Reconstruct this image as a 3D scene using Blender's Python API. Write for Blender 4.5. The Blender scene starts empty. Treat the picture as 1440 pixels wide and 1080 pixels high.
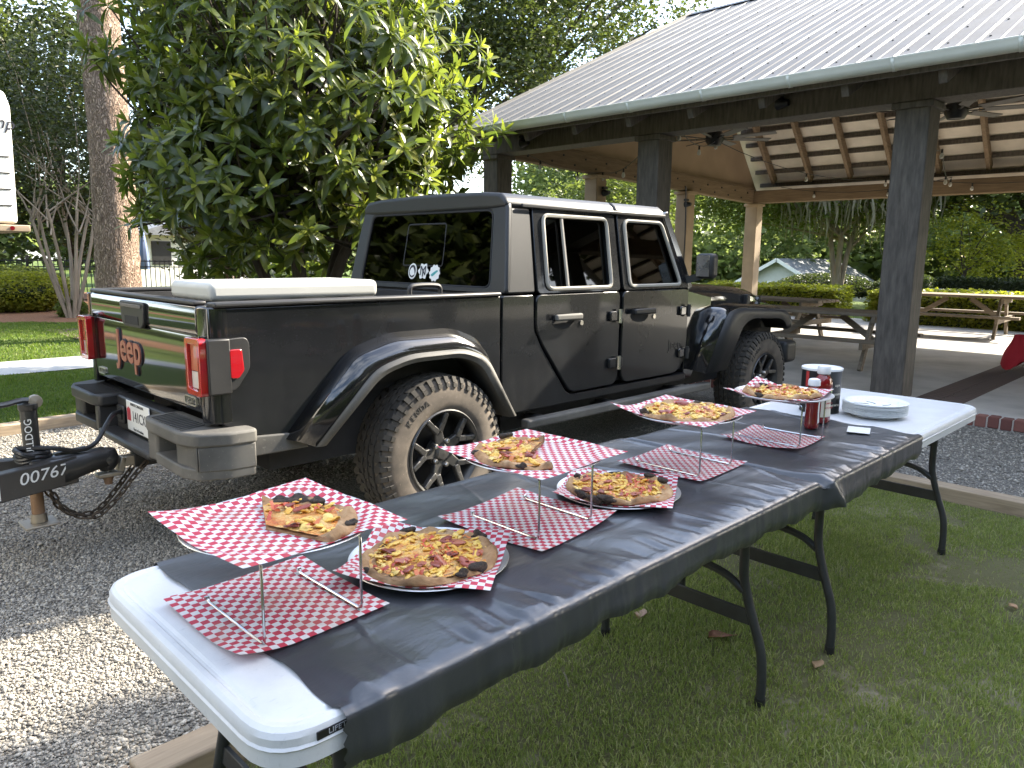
import bpy, bmesh, math, random
import numpy as np
from mathutils import Vector, Matrix, Euler, Quaternion

random.seed(7); NR = np.random.default_rng(11)
R = math.radians; PI = math.pi
scn = bpy.context.scene
COL = scn.collection

# ---------------------------------------------------------------- camera
# world frame: x = the way the pickup points, y = to its left, z up, origin under its rear axle
CAM = Vector((-2.402, -3.801, 1.428))
_p, _r = 0.1704, 0.0102
def _j(v):
    c, s = math.cos(-PI / 4), math.sin(-PI / 4)
    return Vector((c * v[0] - s * v[1], s * v[0] + c * v[1], v[2]))
_f = Vector((0, math.cos(_p), -math.sin(_p))); _u0 = Vector((0, math.sin(_p), math.cos(_p))); _x0 = Vector((1, 0, 0))
_rt = math.cos(_r) * _x0 + math.sin(_r) * _u0; _up = -math.sin(_r) * _x0 + math.cos(_r) * _u0
_rt, _up, _f = _j(_rt), _j(_up), _j(_f)
cd = bpy.data.cameras.new('camera'); cam = bpy.data.objects.new('camera', cd); COL.objects.link(cam)
cam.matrix_world = Matrix(((_rt.x, _up.x, -_f.x, CAM.x), (_rt.y, _up.y, -_f.y, CAM.y), (_rt.z, _up.z, -_f.z, CAM.z), (0, 0, 0, 1)))
cd.sensor_width = 36; cd.lens = 36 * 1047.1 / 1440; cd.clip_start = .05; cd.clip_end = 2000
scn.camera = cam

# ---------------------------------------------------------------- sky, sun, exposure
TO_SUN = Vector((1.47, -0.405, 1.0)).normalized()
SUN_EL = math.asin(TO_SUN.z); SUN_AZ = math.atan2(TO_SUN.x, TO_SUN.y)
w = bpy.data.worlds.new('World'); scn.world = w; w.use_nodes = True
nt = w.node_tree; bg = nt.nodes['Background']
sky = nt.nodes.new('ShaderNodeTexSky'); sky.sky_type = 'NISHITA'; sky.sun_disc = False
sky.sun_elevation = SUN_EL; sky.sun_rotation = SUN_AZ; sky.air_density = 1.0; sky.dust_density = 1.6; sky.ozone_density = 1.0
# thin high cloud over the blue
tc = nt.nodes.new('ShaderNodeTexCoord'); mp = nt.nodes.new('ShaderNodeMapping'); mp.inputs['Scale'].default_value = (1.2, 1.2, 3.5)
ns = nt.nodes.new('ShaderNodeTexNoise'); ns.inputs['Scale'].default_value = 2.2; ns.inputs['Detail'].default_value = 7; ns.inputs['Roughness'].default_value = .6
cr = nt.nodes.new('ShaderNodeValToRGB'); cr.color_ramp.elements[0].position = .42; cr.color_ramp.elements[1].position = .72
mx = nt.nodes.new('ShaderNodeMixRGB'); mx.blend_type = 'MIX'; mx.inputs[2].default_value = (8.5, 8.8, 9.2, 1)
ml = nt.nodes.new('ShaderNodeMath'); ml.operation = 'MULTIPLY'; ml.inputs[1].default_value = .6
nt.links.new(tc.outputs['Generated'], mp.inputs[0]); nt.links.new(mp.outputs[0], ns.inputs['Vector']); nt.links.new(ns.outputs['Fac'], cr.inputs[0])
nt.links.new(cr.outputs[0], ml.inputs[0]); nt.links.new(ml.outputs[0], mx.inputs[0]); nt.links.new(sky.outputs[0], mx.inputs[1])
nt.links.new(mx.outputs[0], bg.inputs['Color']); bg.inputs['Strength'].default_value = .15
sd = bpy.data.lights.new('sun', 'SUN'); sd.energy = 4.7; sd.angle = R(.55); sd.color = (1, .91, .76)
sun = bpy.data.objects.new('sun', sd); COL.objects.link(sun); sun.location = TO_SUN * 60
sun.rotation_euler = TO_SUN.to_track_quat('Z', 'Y').to_euler()
scn.view_settings.view_transform = 'Standard'; scn.view_settings.look = 'None'
scn.view_settings.exposure = 2.15; scn.view_settings.gamma = 1; scn.view_settings.use_curve_mapping = False
scn.render.engine = 'CYCLES'; scn.cycles.use_denoising = True; scn.cycles.max_bounces = 8
scn.cycles.transparent_max_bounces = 12; scn.cycles.caustics_reflective = False; scn.cycles.caustics_refractive = False
scn.cycles.sample_clamp_indirect = 6

# ---------------------------------------------------------------- helpers: materials
MATS = {}
class NT:
    def __init__(s, name):
        s.m = bpy.data.materials.new(name); s.m.use_nodes = True; s.t = s.m.node_tree
        s.b = s.t.nodes['Principled BSDF']; s.out = s.t.nodes['Material Output']; MATS[name] = s.m
        s._c = None
    def n(s, typ, **kw):
        nd = s.t.nodes.new('ShaderNode' + typ)
        for k, v in kw.items():
            if k in nd.inputs: nd.inputs[k].default_value = v
            else: setattr(nd, k, v)
        return nd
    def l(s, a, b): s.t.links.new(a, b)
    def co(s, scale=(1, 1, 1), src='Object', rot=(0, 0, 0)):
        tc = s.n('TexCoord'); mp = s.n('Mapping'); mp.inputs['Scale'].default_value = scale; mp.inputs['Rotation'].default_value = rot
        s.l(tc.outputs[src], mp.inputs[0]); return mp.outputs[0]
    def noise(s, co, scale=5, detail=4, rough=.55, dist=0):
        n = s.n('TexNoise'); n.inputs['Scale'].default_value = scale; n.inputs['Detail'].default_value = detail
        n.inputs['Roughness'].default_value = rough; n.inputs['Distortion'].default_value = dist
        s.l(co, n.inputs['Vector']); return n.outputs['Fac']
    def ramp(s, fac, stops):
        r = s.n('ValToRGB'); e = r.color_ramp.elements
        while len(e) < len(stops): e.new(.5)
        for i, (p, c) in enumerate(stops):
            e[i].position = p; e[i].color = (*c, 1) if len(c) == 3 else c
        s.l(fac, r.inputs[0]); return r.outputs[0]
    def mix(s, fac, a, b, mode='MIX'):
        m = s.n('MixRGB'); m.blend_type = mode
        for i, v in ((0, fac), (1, a), (2, b)):
            if hasattr(v, 'links') or hasattr(v, 'is_linked'): s.l(v, m.inputs[i])
            elif i == 0: m.inputs[0].default_value = v
            else: m.inputs[i].default_value = (*v, 1)
        return m.outputs[0]
    def math(s, op, a, b=0, clamp=False):
        m = s.n('Math'); m.operation = op; m.use_clamp = clamp
        for i, v in ((0, a), (1, b)):
            if hasattr(v, 'is_linked'): s.l(v, m.inputs[i])
            else: m.inputs[i].default_value = v
        return m.outputs[0]
    def bump(s, h, strength=.3, dist=.01):
        b = s.n('Bump'); b.inputs['Strength'].default_value = strength; b.inputs['Distance'].default_value = dist
        s.l(h, b.inputs['Height']); s.l(b.outputs[0], s.b.inputs['Normal'])
    def set(s, **kw):
        for k, v in kw.items():
            k = {'col': 'Base Color', 'rough': 'Roughness', 'metal': 'Metallic', 'spec': 'Specular IOR Level', 'coat': 'Coat Weight', 'trans': 'Transmission Weight',
                 'coatr': 'Coat Roughness', 'ecol': 'Emission Color', 'estr': 'Emission Strength', 'alpha': 'Alpha', 'sheen': 'Sheen Weight', 'sub': 'Subsurface Weight'}[k]
            if hasattr(v, 'is_linked'): s.l(v, s.b.inputs[k])
            elif isinstance(v, tuple): s.b.inputs[k].default_value = (*v, 1)
            else: s.b.inputs[k].default_value = v
        return s

def plain(name, col, rough=.5, metal=0, var=.15, scale=6, bump=0, bscale=60, spec=.5, coat=0, stretch=(1, 1, 1)):
    """one colour with uneven patches and a fine relief"""
    t = NT(name); co = t.co(stretch)
    f = t.noise(co, scale, 5)
    a = tuple(max(0, c * (1 - var)) for c in col); b = tuple(min(1, c * (1 + var)) for c in col)
    t.set(col=t.ramp(f, [(.3, a), (.7, b)]), rough=t.math('ADD', t.math('MULTIPLY', t.noise(co, scale * 3, 3), .22), max(.02, rough - .11)), metal=metal, spec=spec, coat=coat)
    if bump: t.bump(t.noise(co, bscale, 5), bump, .004)
    return t.m

def wood(name, dark, light, axis='x', rough=.75, scale=1.0, bump=.35):
    t = NT(name); st = {'x': (1.2, 14, 14), 'y': (14, 1.2, 14), 'z': (14, 14, 1.2)}[axis]
    co = t.co(tuple(v * scale for v in st)); f = t.noise(co, 2.5, 8, .6, .6)
    g = t.noise(t.co((2 * scale,) * 3), 1.6, 4)
    t.set(col=t.mix(t.math('MULTIPLY', g, .5), t.ramp(f, [(.3, dark), (.68, light)]), tuple(c * .75 for c in light)), rough=rough, spec=.3)
    t.bump(f, bump, .004); return t.m

def dusty(name, base, dust, amount, rough=.25, coat=.6, scale=3.0, metal=0):
    """painted or plastic skin with an uneven film of road dust"""
    t = NT(name); co = t.co((1, 1, 1)); a = t.noise(co, scale, 7, .62); b = t.noise(t.co((1, 1, 1.6)), scale * .45, 3, .5)
    fac = t.math('MULTIPLY', t.ramp(t.math('ADD', t.math('MULTIPLY', a, .65), t.math('MULTIPLY', b, .35)), [(.35, (.15,) * 3), (.68, (1,) * 3)]), amount)
    sp = t.ramp(t.noise(co, 90, 2, .5), [(.66, (0,) * 3), (.74, (1,) * 3)]); fac2 = t.math('ADD', fac, t.math('MULTIPLY', sp, amount * .5), True)
    t.set(col=t.mix(fac2, base, dust), rough=t.math('ADD', t.math('MULTIPLY', fac2, .8), rough, True), coat=t.math('MULTIPLY', t.math('SUBTRACT', 1, fac2, True), coat), coatr=.06, metal=metal)
    return t.m

def leafmat(name, dark, light, yellow=None, rough=.4, trans=.35, gloss=.5):
    t = NT(name); g = t.n('NewGeometry'); rnd = g.outputs['Random Per Island']
    st = [(0.0, dark), (.6, light)] + ([(1.0, yellow)] if yellow else [])
    c = t.ramp(rnd, st)
    pn = t.noise(t.co(), .7, 3); c2 = t.mix(t.math('MULTIPLY', pn, .55), c, dark)
    t.set(col=c2, rough=rough, spec=gloss)
    tr = t.n('BsdfTranslucent'); t.l(t.mix(.5, c2, tuple(min(1, v * 2.2) for v in (light[0] * 1.2, light[1] * 1.25, light[2] * .7))), tr.inputs[0])
    m = t.n('MixShader'); m.inputs[0].default_value = trans
    t.l(t.b.outputs[0], m.inputs[1]); t.l(tr.outputs[0], m.inputs[2]); t.l(m.outputs[0], t.out.inputs['Surface'])
    return t.m

def glass(name, tint, gloss=(1, 1, 1)):
    t = NT(name); tp = t.n('BsdfTransparent'); tp.inputs[0].default_value = (*tint, 1)
    gl = t.n('BsdfGlossy'); gl.inputs['Roughness'].default_value = .02; gl.inputs[0].default_value = (*gloss, 1)
    fr = t.n('Fresnel'); fr.inputs[0].default_value = 1.5; m = t.n('MixShader')
    t.l(fr.outputs[0], m.inputs[0]); t.l(tp.outputs[0], m.inputs[1]); t.l(gl.outputs[0], m.inputs[2]); t.l(m.outputs[0], t.out.inputs['Surface'])
    return t.m

# ---------------------------------------------------------------- helpers: meshes and objects
def fastmesh(name, v, f):
    """v: (n,3) array, f: (m,k) int array"""
    v = np.asarray(v, np.float32); f = np.asarray(f, np.int32); me = bpy.data.meshes.new(name)
    m, k = f.shape
    me.vertices.add(len(v)); me.vertices.foreach_set('co', v.ravel())
    me.loops.add(m * k); me.loops.foreach_set('vertex_index', f.ravel())
    me.polygons.add(m); me.polygons.foreach_set('loop_start', np.arange(0, m * k, k, dtype=np.int32))
    me.update(calc_edges=True); return me

def wm(o):
    if o is None: return Matrix()
    b = Matrix.LocRotScale(o.location, o.rotation_euler, o.scale)
    return wm(o.parent) @ (o.matrix_parent_inverse @ b if o.parent else b)

def adopt(o, parent):
    if parent is not None:
        o.parent = parent; o.matrix_parent_inverse = wm(parent).inverted()

def tag(o, label=None, cat=None, group=None, kind=None):
    if label: o['label'] = label
    if cat: o['category'] = cat
    if group: o['group'] = group
    if kind: o['kind'] = kind
    return o

def thing(name, label, cat, loc=(0, 0, 0), rz=0, group=None):
    o = bpy.data.objects.new(name, None); o.empty_display_size = .1; COL.objects.link(o)
    o.location = loc; o.rotation_euler = (0, 0, rz); return tag(o, label, cat, group)

def meshobj(name, me, mat=None, parent=None, M=None):
    o = bpy.data.objects.new(name, me); COL.objects.link(o)
    if mat is not None and not me.materials: me.materials.append(MATS[mat] if isinstance(mat, str) else mat)
    if M is not None:
        l, q, s = M.decompose(); o.location = l; o.rotation_euler = q.to_euler(); o.scale = s
    adopt(o, parent); return o

def copy_tree(o, parent=None):
    c = o.copy(); COL.objects.link(c); c.parent = parent
    for ch in list(o.children): copy_tree(ch, c)
    return c

class MB:
    def __init__(s): s.v = []; s.f = []; s.sm = False
    def add(s, vs, fs):
        k = len(s.v); s.v += [tuple(p) for p in vs]; s.f += [tuple(i + k for i in f) for f in fs]; return s
    def box(s, x0, x1, y0, y1, z0, z1):
        return s.add([(x0, y0, z0), (x1, y0, z0), (x1, y1, z0), (x0, y1, z0), (x0, y0, z1), (x1, y0, z1), (x1, y1, z1), (x0, y1, z1)],
                     [(0, 3, 2, 1), (4, 5, 6, 7), (0, 1, 5, 4), (1, 2, 6, 5), (2, 3, 7, 6), (3, 0, 4, 7)])
    def beam(s, p, q, w, h, up=(0, 0, 1), taper=1.0):
        p, q = Vector(p), Vector(q); d = (q - p).normalized(); u = Vector(up)
        sx = d.cross(u)
        if sx.length < 1e-4: sx = d.cross(Vector((1, 0, 0)))
        sx.normalize(); u = sx.cross(d).normalized(); vs = []
        for c, k in ((p, 1), (q, taper)):
            for a, b in ((-1, -1), (1, -1), (1, 1), (-1, 1)): vs.append(c + sx * (a * w * k / 2) + u * (b * h * k / 2))
        return s.add(vs, [(3, 2, 1, 0), (4, 5, 6, 7), (0, 1, 5, 4), (1, 2, 6, 5), (2, 3, 7, 6), (3, 0, 4, 7)])
    def tube(s, pts, r, n=8, closed=False, cap=True):
        pts = [Vector(p) for p in pts]; N = len(pts); rs = r if isinstance(r, (list, tuple)) else [r] * N
        prev = None; vs = []
        for i, p in enumerate(pts):
            a = pts[(i - 1) % N] if (closed or i > 0) else p; b = pts[(i + 1) % N] if (closed or i < N - 1) else p
            d = (b - a)
            d = d.normalized() if d.length > 1e-9 else Vector((0, 0, 1))
            if prev is None:
                e = d.cross(Vector((0, 0, 1)))
                if e.length < 1e-3: e = d.cross(Vector((1, 0, 0)))
            else: e = prev - d * prev.dot(d)
            e.normalize(); prev = e; g = d.cross(e)
            for k in range(n):
                t = 2 * PI * k / n; vs.append(p + (e * math.cos(t) + g * math.sin(t)) * rs[i])
        fs = []
        for i in range(N if closed else N - 1):
            for k in range(n):
                a, b = i * n + k, i * n + (k + 1) % n; c, d = ((i + 1) % N) * n + (k + 1) % n, ((i + 1) % N) * n + k
                fs.append((a, b, c, d))
        if cap and not closed: fs += [tuple(range(n))[::-1], tuple((N - 1) * n + k for k in range(n))]
        s.sm = True; return s.add(vs, fs)
    def lathe(s, prof, n=32, c=(0, 0, 0), axis='z', cap=True):
        """prof: (radius, height) list"""
        vs = []; fs = []; m = len(prof)
        for i in range(n):
            t = 2 * PI * i / n; ct, st = math.cos(t), math.sin(t)
            for r, h in prof:
                p = {'z': (r * ct, r * st, h), 'y': (r * ct, h, r * st), 'x': (h, r * ct, r * st)}[axis]
                vs.append((c[0] + p[0], c[1] + p[1], c[2] + p[2]))
        for i in range(n):
            j = (i + 1) % n
            for k in range(m - 1): fs.append((i * m + k, j * m + k, j * m + k + 1, i * m + k + 1))
        if cap:
            if prof[0][0] > 1e-6: fs.append(tuple(i * m for i in range(n))[::-1])
            if prof[-1][0] > 1e-6: fs.append(tuple(i * m + m - 1 for i in range(n)))
        s.sm = True; return s.add(vs, fs)
    def prism(s, poly, fn):
        n = len(poly); vs = [fn(a, b, 0) for a, b in poly] + [fn(a, b, 1) for a, b in poly]
        fs = [tuple(range(n))[::-1], tuple(range(n, 2 * n))] + [(i, (i + 1) % n, n + (i + 1) % n, n + i) for i in range(n)]
        return s.add(vs, fs)
    def ring(s, outer, inner, fn):
        """panel with a hole; both loops have the same number of points"""
        n = len(outer); vs = []
        for t in (0, 1):
            vs += [fn(a, b, t) for a, b in outer] + [fn(a, b, t) for a, b in inner]
        fs = []
        for i in range(n):
            j = (i + 1) % n
            fs += [(i, j, n + j, n + i)[::-1], (2 * n + i, 2 * n + j, 3 * n + j, 3 * n + i), (i, j, 2 * n + j, 2 * n + i), (n + i, n + j, 3 * n + j, 3 * n + i)[::-1]]
        return s.add(vs, fs)
    def loft(s, rails):
        """rails: list of equal-length point lists"""
        m = len(rails[0]); vs = [p for r in rails for p in r]
        fs = [(a * m + i, a * m + i + 1, (a + 1) * m + i + 1, (a + 1) * m + i) for a in range(len(rails) - 1) for i in range(m - 1)]
        return s.add(vs, fs)
    def mesh(s, name='m', smooth=None, angle=38):
        me = bpy.data.meshes.new(name); me.from_pydata(s.v, [], s.f); me.update()
        bm = bmesh.new(); bm.from_mesh(me); bmesh.ops.recalc_face_normals(bm, faces=bm.faces); bm.to_mesh(me); bm.free()
        if s.sm if smooth is None else smooth: me.shade_smooth(); me.set_sharp_from_angle(angle=R(angle))
        return me
    def build(s, name, mat, parent=None, bevel=0, seg=2, smooth=None, M=None, angle=38, solid=0, label=None):
        me = s.mesh(name, True if bevel else smooth, angle)
        o = meshobj(name, me, mat, parent, M)
        if solid:
            md = o.modifiers.new('solid', 'SOLIDIFY'); md.thickness = solid; md.offset = 0
        if bevel:
            md = o.modifiers.new('bevel', 'BEVEL'); md.width = bevel; md.segments = seg; md.limit_method = 'ANGLE'; md.angle_limit = R(35); md.harden_normals = False
        if label: o['label'] = label
        return o

def fillet(pts, r, seg=4, closed=True):
    """round the corners of a 2d polyline"""
    out = []; n = len(pts)
    for i, p in enumerate(pts):
        if not closed and i in (0, n - 1): out.append(p); continue
        a = Vector(pts[i - 1]); b = Vector(p); c = Vector(pts[(i + 1) % n]); rr = r[i] if isinstance(r, (list, tuple)) else r
        d1 = (a - b); d2 = (c - b); k = min(rr, d1.length * .49, d2.length * .49); s1 = b + d1.normalized() * k; s2 = b + d2.normalized() * k
        for j in range(seg + 1):
            t = j / seg; q = s1 * (1 - t) ** 2 + b * 2 * t * (1 - t) + s2 * t * t; out.append((q.x, q.y))
    return out

def curve(pts, n=8):
    """Catmull-Rom through 3d points"""
    P = [Vector(p) for p in pts]; P = [P[0] * 2 - P[1]] + P + [P[-1] * 2 - P[-2]]; out = []
    for i in range(1, len(P) - 2):
        for j in range(n):
            t = j / n; a, b, c, d = P[i - 1], P[i], P[i + 1], P[i + 2]
            out.append(.5 * ((2 * b) + (c - a) * t + (2 * a - 5 * b + 4 * c - d) * t * t + (3 * b - a - 3 * c + d) * t ** 3))
    out.append(P[-2]); return out

def text_mesh(s, size, ext=.001, sx=1.0, shear=0, bold=0):
    c = bpy.data.curves.new('t', 'FONT'); c.body = s; c.size = size; c.extrude = ext; c.align_x = 'CENTER'; c.align_y = 'CENTER'; c.shear = shear; c.offset = bold; c.resolution_u = 3
    o = bpy.data.objects.new('t', c); COL.objects.link(o); bpy.context.view_layer.update()
    me = bpy.data.meshes.new_from_object(o.evaluated_get(bpy.context.evaluated_depsgraph_get())); bpy.data.objects.remove(o); bpy.data.curves.remove(c)
    if sx != 1: me.transform(Matrix.Scale(sx, 4, (1, 0, 0)))
    me.materials.clear(); return me

def frame(o, x, y, z=None):
    """matrix with local x, y along the given directions"""
    x = Vector(x).normalized(); y = Vector(y); z = x.cross(y).normalized(); y = z.cross(x)
    return Matrix(((x.x, y.x, z.x, o[0]), (x.y, y.y, z.y, o[1]), (x.z, y.z, z.z, o[2]), (0, 0, 0, 1)))

# ---- leaves ----------------------------------------------------------------
def scatter_leaves(cl, sizes, aspect=.5, up=.3, rng=NR, fold=True):
    """a folded leaf (two triangles) at each point; cl (n,3)"""
    n = len(cl); d = rng.normal(size=(n, 3)); d /= np.linalg.norm(d, axis=1)[:, None]; d[:, 2] = d[:, 2] * .6 - up * .3
    e = rng.normal(size=(n, 3)); e = np.cross(d, e); e /= np.linalg.norm(e, axis=1)[:, None] + 1e-9; g = np.cross(d, e)
    L = sizes[:, None]; a = cl; b = cl + d * L; m = cl + d * L * .45
    p1 = m + e * L * aspect * .5 + g * L * .12; p2 = m - e * L * aspect * .5 + g * L * .12
    v = np.stack([a, p1, b, p2], 1).reshape(-1, 3); k = np.arange(n)[:, None] * 4
    return v, np.concatenate([k + [0, 1, 2], k + [0, 2, 3]], 0)

def clump_points(blobs, n_cl, per, cr, rng=NR, shell=.55):
    """points gathered in clumps through a union of ellipsoids (cx,cy,cz,rx,ry,rz)"""
    B = np.array(blobs, float); w_ = (B[:, 3] * B[:, 4] * B[:, 5]) ** .8; w_ /= w_.sum(); idx = rng.choice(len(B), n_cl, p=w_)
    d = rng.normal(size=(n_cl, 3)); d /= np.linalg.norm(d, axis=1)[:, None]; r = shell + (1 - shell) * rng.random(n_cl) ** .6
    r *= 1 + .14 * np.sin(d[:, 0] * 7 + idx) * np.cos(d[:, 1] * 6 - idx * 2) + .1 * rng.normal(size=n_cl)
    c = B[idx, :3] + d * r[:, None] * B[idx, 3:]
    s = (cr * (.6 + .8 * rng.random(n_cl)))[:, None, None]
    return (c[:, None, :] + rng.normal(size=(n_cl, per, 3)) * s * [1, 1, .7]).reshape(-1, 3), c

def limb(mb, p, q, r0, r1, wob=.15, n=7, rng=random):
    p, q = Vector(p), Vector(q); L = (q - p).length; pts = []; rs = []
    o1 = Vector((rng.uniform(-1, 1), rng.uniform(-1, 1), rng.uniform(-.3, 1))) * wob * L
    for i in range(n + 1):
        t = i / n; pts.append(p.lerp(q, t) + o1 * math.sin(t * PI) * .5 + Vector((rng.uniform(-1, 1), rng.uniform(-1, 1), 0)) * wob * L * .05); rs.append(r0 + (r1 - r0) * t)
    mb.tube(pts, rs, 7)
    return pts

def make_tree(name, label, base, trunk_h, r0, blobs, n_cl, per, cr, leaf, bark, leafm, group=None, trunks=1, spread=.3, aspect=.5, nlimb=9, lean=(0, 0), moss=None):
    t = thing(name, label, 'tree', base, 0, group); bx, by, bz = base; mb = MB(); tops = []
    for k in range(trunks):
        a = 2 * PI * k / max(1, trunks) + .4; off = spread * (trunks > 1)
        top = (bx + lean[0] + math.cos(a) * off * 2.2, by + lean[1] + math.sin(a) * off * 2.2, bz + trunk_h)
        pts = [Vector((bx + math.cos(a) * off * .25, by + math.sin(a) * off * .25, bz - .05))]
        q = limb(mb, pts[0], top, r0, r0 * .62, .05, 9); tops.append(Vector(top))
    for f in range(6):
        a = f * PI / 3; mb.tube([(bx + math.cos(a) * r0 * 1.9, by + math.sin(a) * r0 * 1.9, bz - .06), (bx + math.cos(a) * r0 * .9, by + math.sin(a) * r0 * .9, bz + r0 * .6), (bx + math.cos(a) * r0 * .3, by + math.sin(a) * r0 * .3, bz + r0 * 2)], [r0 * .22, r0 * .35, r0 * .3], 6)
    pts, cc = clump_points(blobs, n_cl, per, cr)
    ends = cc[NR.choice(len(cc), min(nlimb, len(cc)), replace=False)]
    for i, e in enumerate(ends): limb(mb, tops[i % len(tops)] - Vector((0, 0, trunk_h * .25 * random.random())), e, r0 * .42, r0 * .07, .16)
    mb.build('trunk', bark, t)
    v, f = scatter_leaves(pts, leaf * (.6 + .8 * NR.random(len(pts))), aspect)
    meshobj('crown', fastmesh('crown', v, f), leafm, t)
    return t

# ================================================================ materials
plain('concrete', (.40, .38, .35), .55, var=.22, scale=2.2, bump=.15, bscale=40)
plain('walk_concrete', (.42, .42, .41), .8, var=.12, scale=3, bump=.2, bscale=90)
plain('soil', (.10, .07, .05), .95, var=.5, scale=14, bump=.9, bscale=45)
wood('timber', (.20, .15, .10), (.42, .33, .23), 'x'); wood('timber_cross', (.20, .15, .10), (.42, .33, .23), 'y')
wood('old_board', (.11, .085, .06), (.27, .215, .155), 'y'); wood('rafter_wood', (.15, .108, .072), (.29, .215, .145), 'x')
wood('beam_wood', (.15, .105, .065), (.27, .195, .125), 'x'); wood('beam_wood_y', (.15, .105, .065), (.27, .195, .125), 'y')
plain('dark_wood', (.098, .083, .068), .7, var=.38, scale=5, bump=.2, bscale=70, stretch=(6, 6, 1))
plain('column_tan', (.34, .255, .165), .75, var=.12, scale=4, bump=.15)
plain('gable_board', (.36, .265, .18), .8, var=.10, scale=2, bump=.1)
plain('roof_metal', (.108, .103, .096), .6, var=.22, scale=1.8, metal=.05)
plain('roof_under', (.62, .56, .48), .45, var=.18, scale=2, metal=.1)
plain('gutter_paint', (.60, .61, .54), .45, var=.08, scale=2)
plain('bark', (.23, .165, .12), .95, var=.35, scale=9, bump=.8, bscale=22, stretch=(1, 1, .3))
plain('bark_dark', (.07, .055, .045), .95, var=.4, scale=9, bump=.8, bscale=22, stretch=(1, 1, .3))
plain('bark_pale', (.30, .24, .18), .9, var=.3, scale=6, bump=.5, bscale=18, stretch=(1, 1, .3))
plain('iron', (.012, .012, .013), .45, var=.2)
plain('white_paint', (.76, .75, .70), .5, var=.05, scale=3); plain('steel', (.55, .55, .55), .28, metal=1, var=.1)
plain('mortar', (.52, .48, .43), .9, var=.15, scale=20, bump=.4)
plain('black_plastic', (.016, .016, .017), .45, var=.2, scale=12, bump=.1, bscale=200)

def _brick():
    t = NT('brick'); i = t.n('ObjectInfo'); c = t.ramp(i.outputs['Random'], [(0, (.13, .045, .035)), (.5, (.19, .065, .05)), (1, (.25, .10, .075))])
    n = t.noise(t.co(), 60, 5); t.set(col=t.mix(t.math('MULTIPLY', n, .5), c, (.09, .05, .045)), rough=.85); t.bump(n, .6, .004)
_brick(); plain('paver', (.085, .058, .048), .85, var=.3, scale=12, bump=.3)

def _gravel():
    t = NT('gravel'); co = t.co(); v = t.n('TexVoronoi'); v.inputs['Scale'].default_value = 85; t.l(co, v.inputs['Vector'])
    sep = t.n('SeparateColor'); t.l(v.outputs['Color'], sep.inputs[0])
    c = t.ramp(sep.outputs[0], [(0, (.17, .155, .135)), (.35, (.27, .25, .215)), (.75, (.36, .335, .285)), (1, (.45, .42, .36))])
    big = t.noise(t.co(), .8, 4); c = t.mix(t.math('MULTIPLY', big, .35), c, (.20, .185, .165))
    d = t.ramp(v.outputs['Distance'], [(.25, (1,) * 3), (.75, (0,) * 3)])
    t.set(col=t.mix(t.math('MULTIPLY', t.math('SUBTRACT', 1, d, True), .6), c, (.09, .085, .08)), rough=.9, spec=.25); t.bump(d, .9, .012)
    s = NT('stone'); g = s.n('NewGeometry')
    s.set(col=s.ramp(g.outputs['Random Per Island'], [(0, (.16, .145, .125)), (.3, (.27, .25, .215)), (.7, (.37, .34, .29)), (1, (.50, .465, .40))]), rough=.85, spec=.3)
    s.bump(s.noise(s.co(), 160, 3), .4, .002)
_gravel()

def _lawn(name, a, b, c, bare):
    t = NT(name); co = t.co(); f = t.noise(co, 55, 6, .7); g = t.noise(co, 1.1, 5, .6); h = t.noise(co, 7, 5)
    col = t.mix(f, t.mix(g, a, b), c); col = t.mix(t.ramp(t.math('ADD', t.math('MULTIPLY', g, .6), t.math('MULTIPLY', h, .45)), [(.56, (0,) * 3), (.66, (.8,) * 3)]), col, bare)
    t.set(col=col, rough=.95, spec=.15); t.bump(f, 1, .03)
_lawn('lawn', (.19, .19, .085), (.24, .22, .12), (.15, .15, .075), (.44, .38, .29))
_lawn('lawn_far', (.085, .125, .028), (.12, .165, .04), (.065, .10, .02), (.15, .15, .06))
def _mulch():
    t = NT('mulch'); co = t.co((1, 2.5, 1)); f = t.noise(co, 30, 6, .75); g = t.noise(t.co(), 1.3, 3)
    t.set(col=t.mix(t.math('MULTIPLY', g, .5), t.ramp(f, [(.3, (.12, .045, .02)), (.65, (.36, .17, .08))]), (.20, .10, .05)), rough=.95); t.bump(f, 1, .03)
_mulch()
leafmat('blade', (.115, .155, .04), (.23, .28, .08), (.55, .50, .28), .5, .42, .3)
leafmat('blade_far', (.06, .10, .016), (.12, .18, .03), (.2, .2, .05), .5, .4, .3)
leafmat('loquat_leaf', (.032, .052, .014), (.085, .115, .024), (.27, .27, .05), .28, .42, .6)
leafmat('loquat_young', (.09, .12, .02), (.17, .20, .03), (.30, .30, .06), .3, .4, .5)
leafmat('oak_leaf', (.026, .038, .013), (.065, .085, .024), (.16, .18, .045), .45, .4, .4)
leafmat('dark_leaf', (.016, .025, .010), (.042, .057, .019), (.11, .12, .035), .45, .38, .4)
leafmat('light_leaf', (.055, .075, .02), (.12, .15, .04), (.22, .23, .07), .5, .45, .3)
leafmat('hedge_leaf', (.10, .12, .016), (.25, .26, .03), (.44, .40, .06), .4, .5, .4)
leafmat('far_haze_leaf', (.07, .095, .04), (.14, .175, .07), (.25, .27, .12), .6, .45, .2)  # paler than the nearer leaves: distance haze put into the colour
leafmat('moss_grey', (.16, .15, .12), (.27, .25, .20), (.34, .32, .26), .9, .3, .1)

def struct(name, mb, mat, bevel=0): return tag(mb.build(name, mat, None, bevel), kind='structure')
def sheet(name, x0, x1, y0, y1, z, mat): return struct(name, MB().add([(x0, y0, z), (x1, y0, z), (x1, y1, z), (x0, y1, z)], [(0, 1, 2, 3)]), mat)

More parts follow.
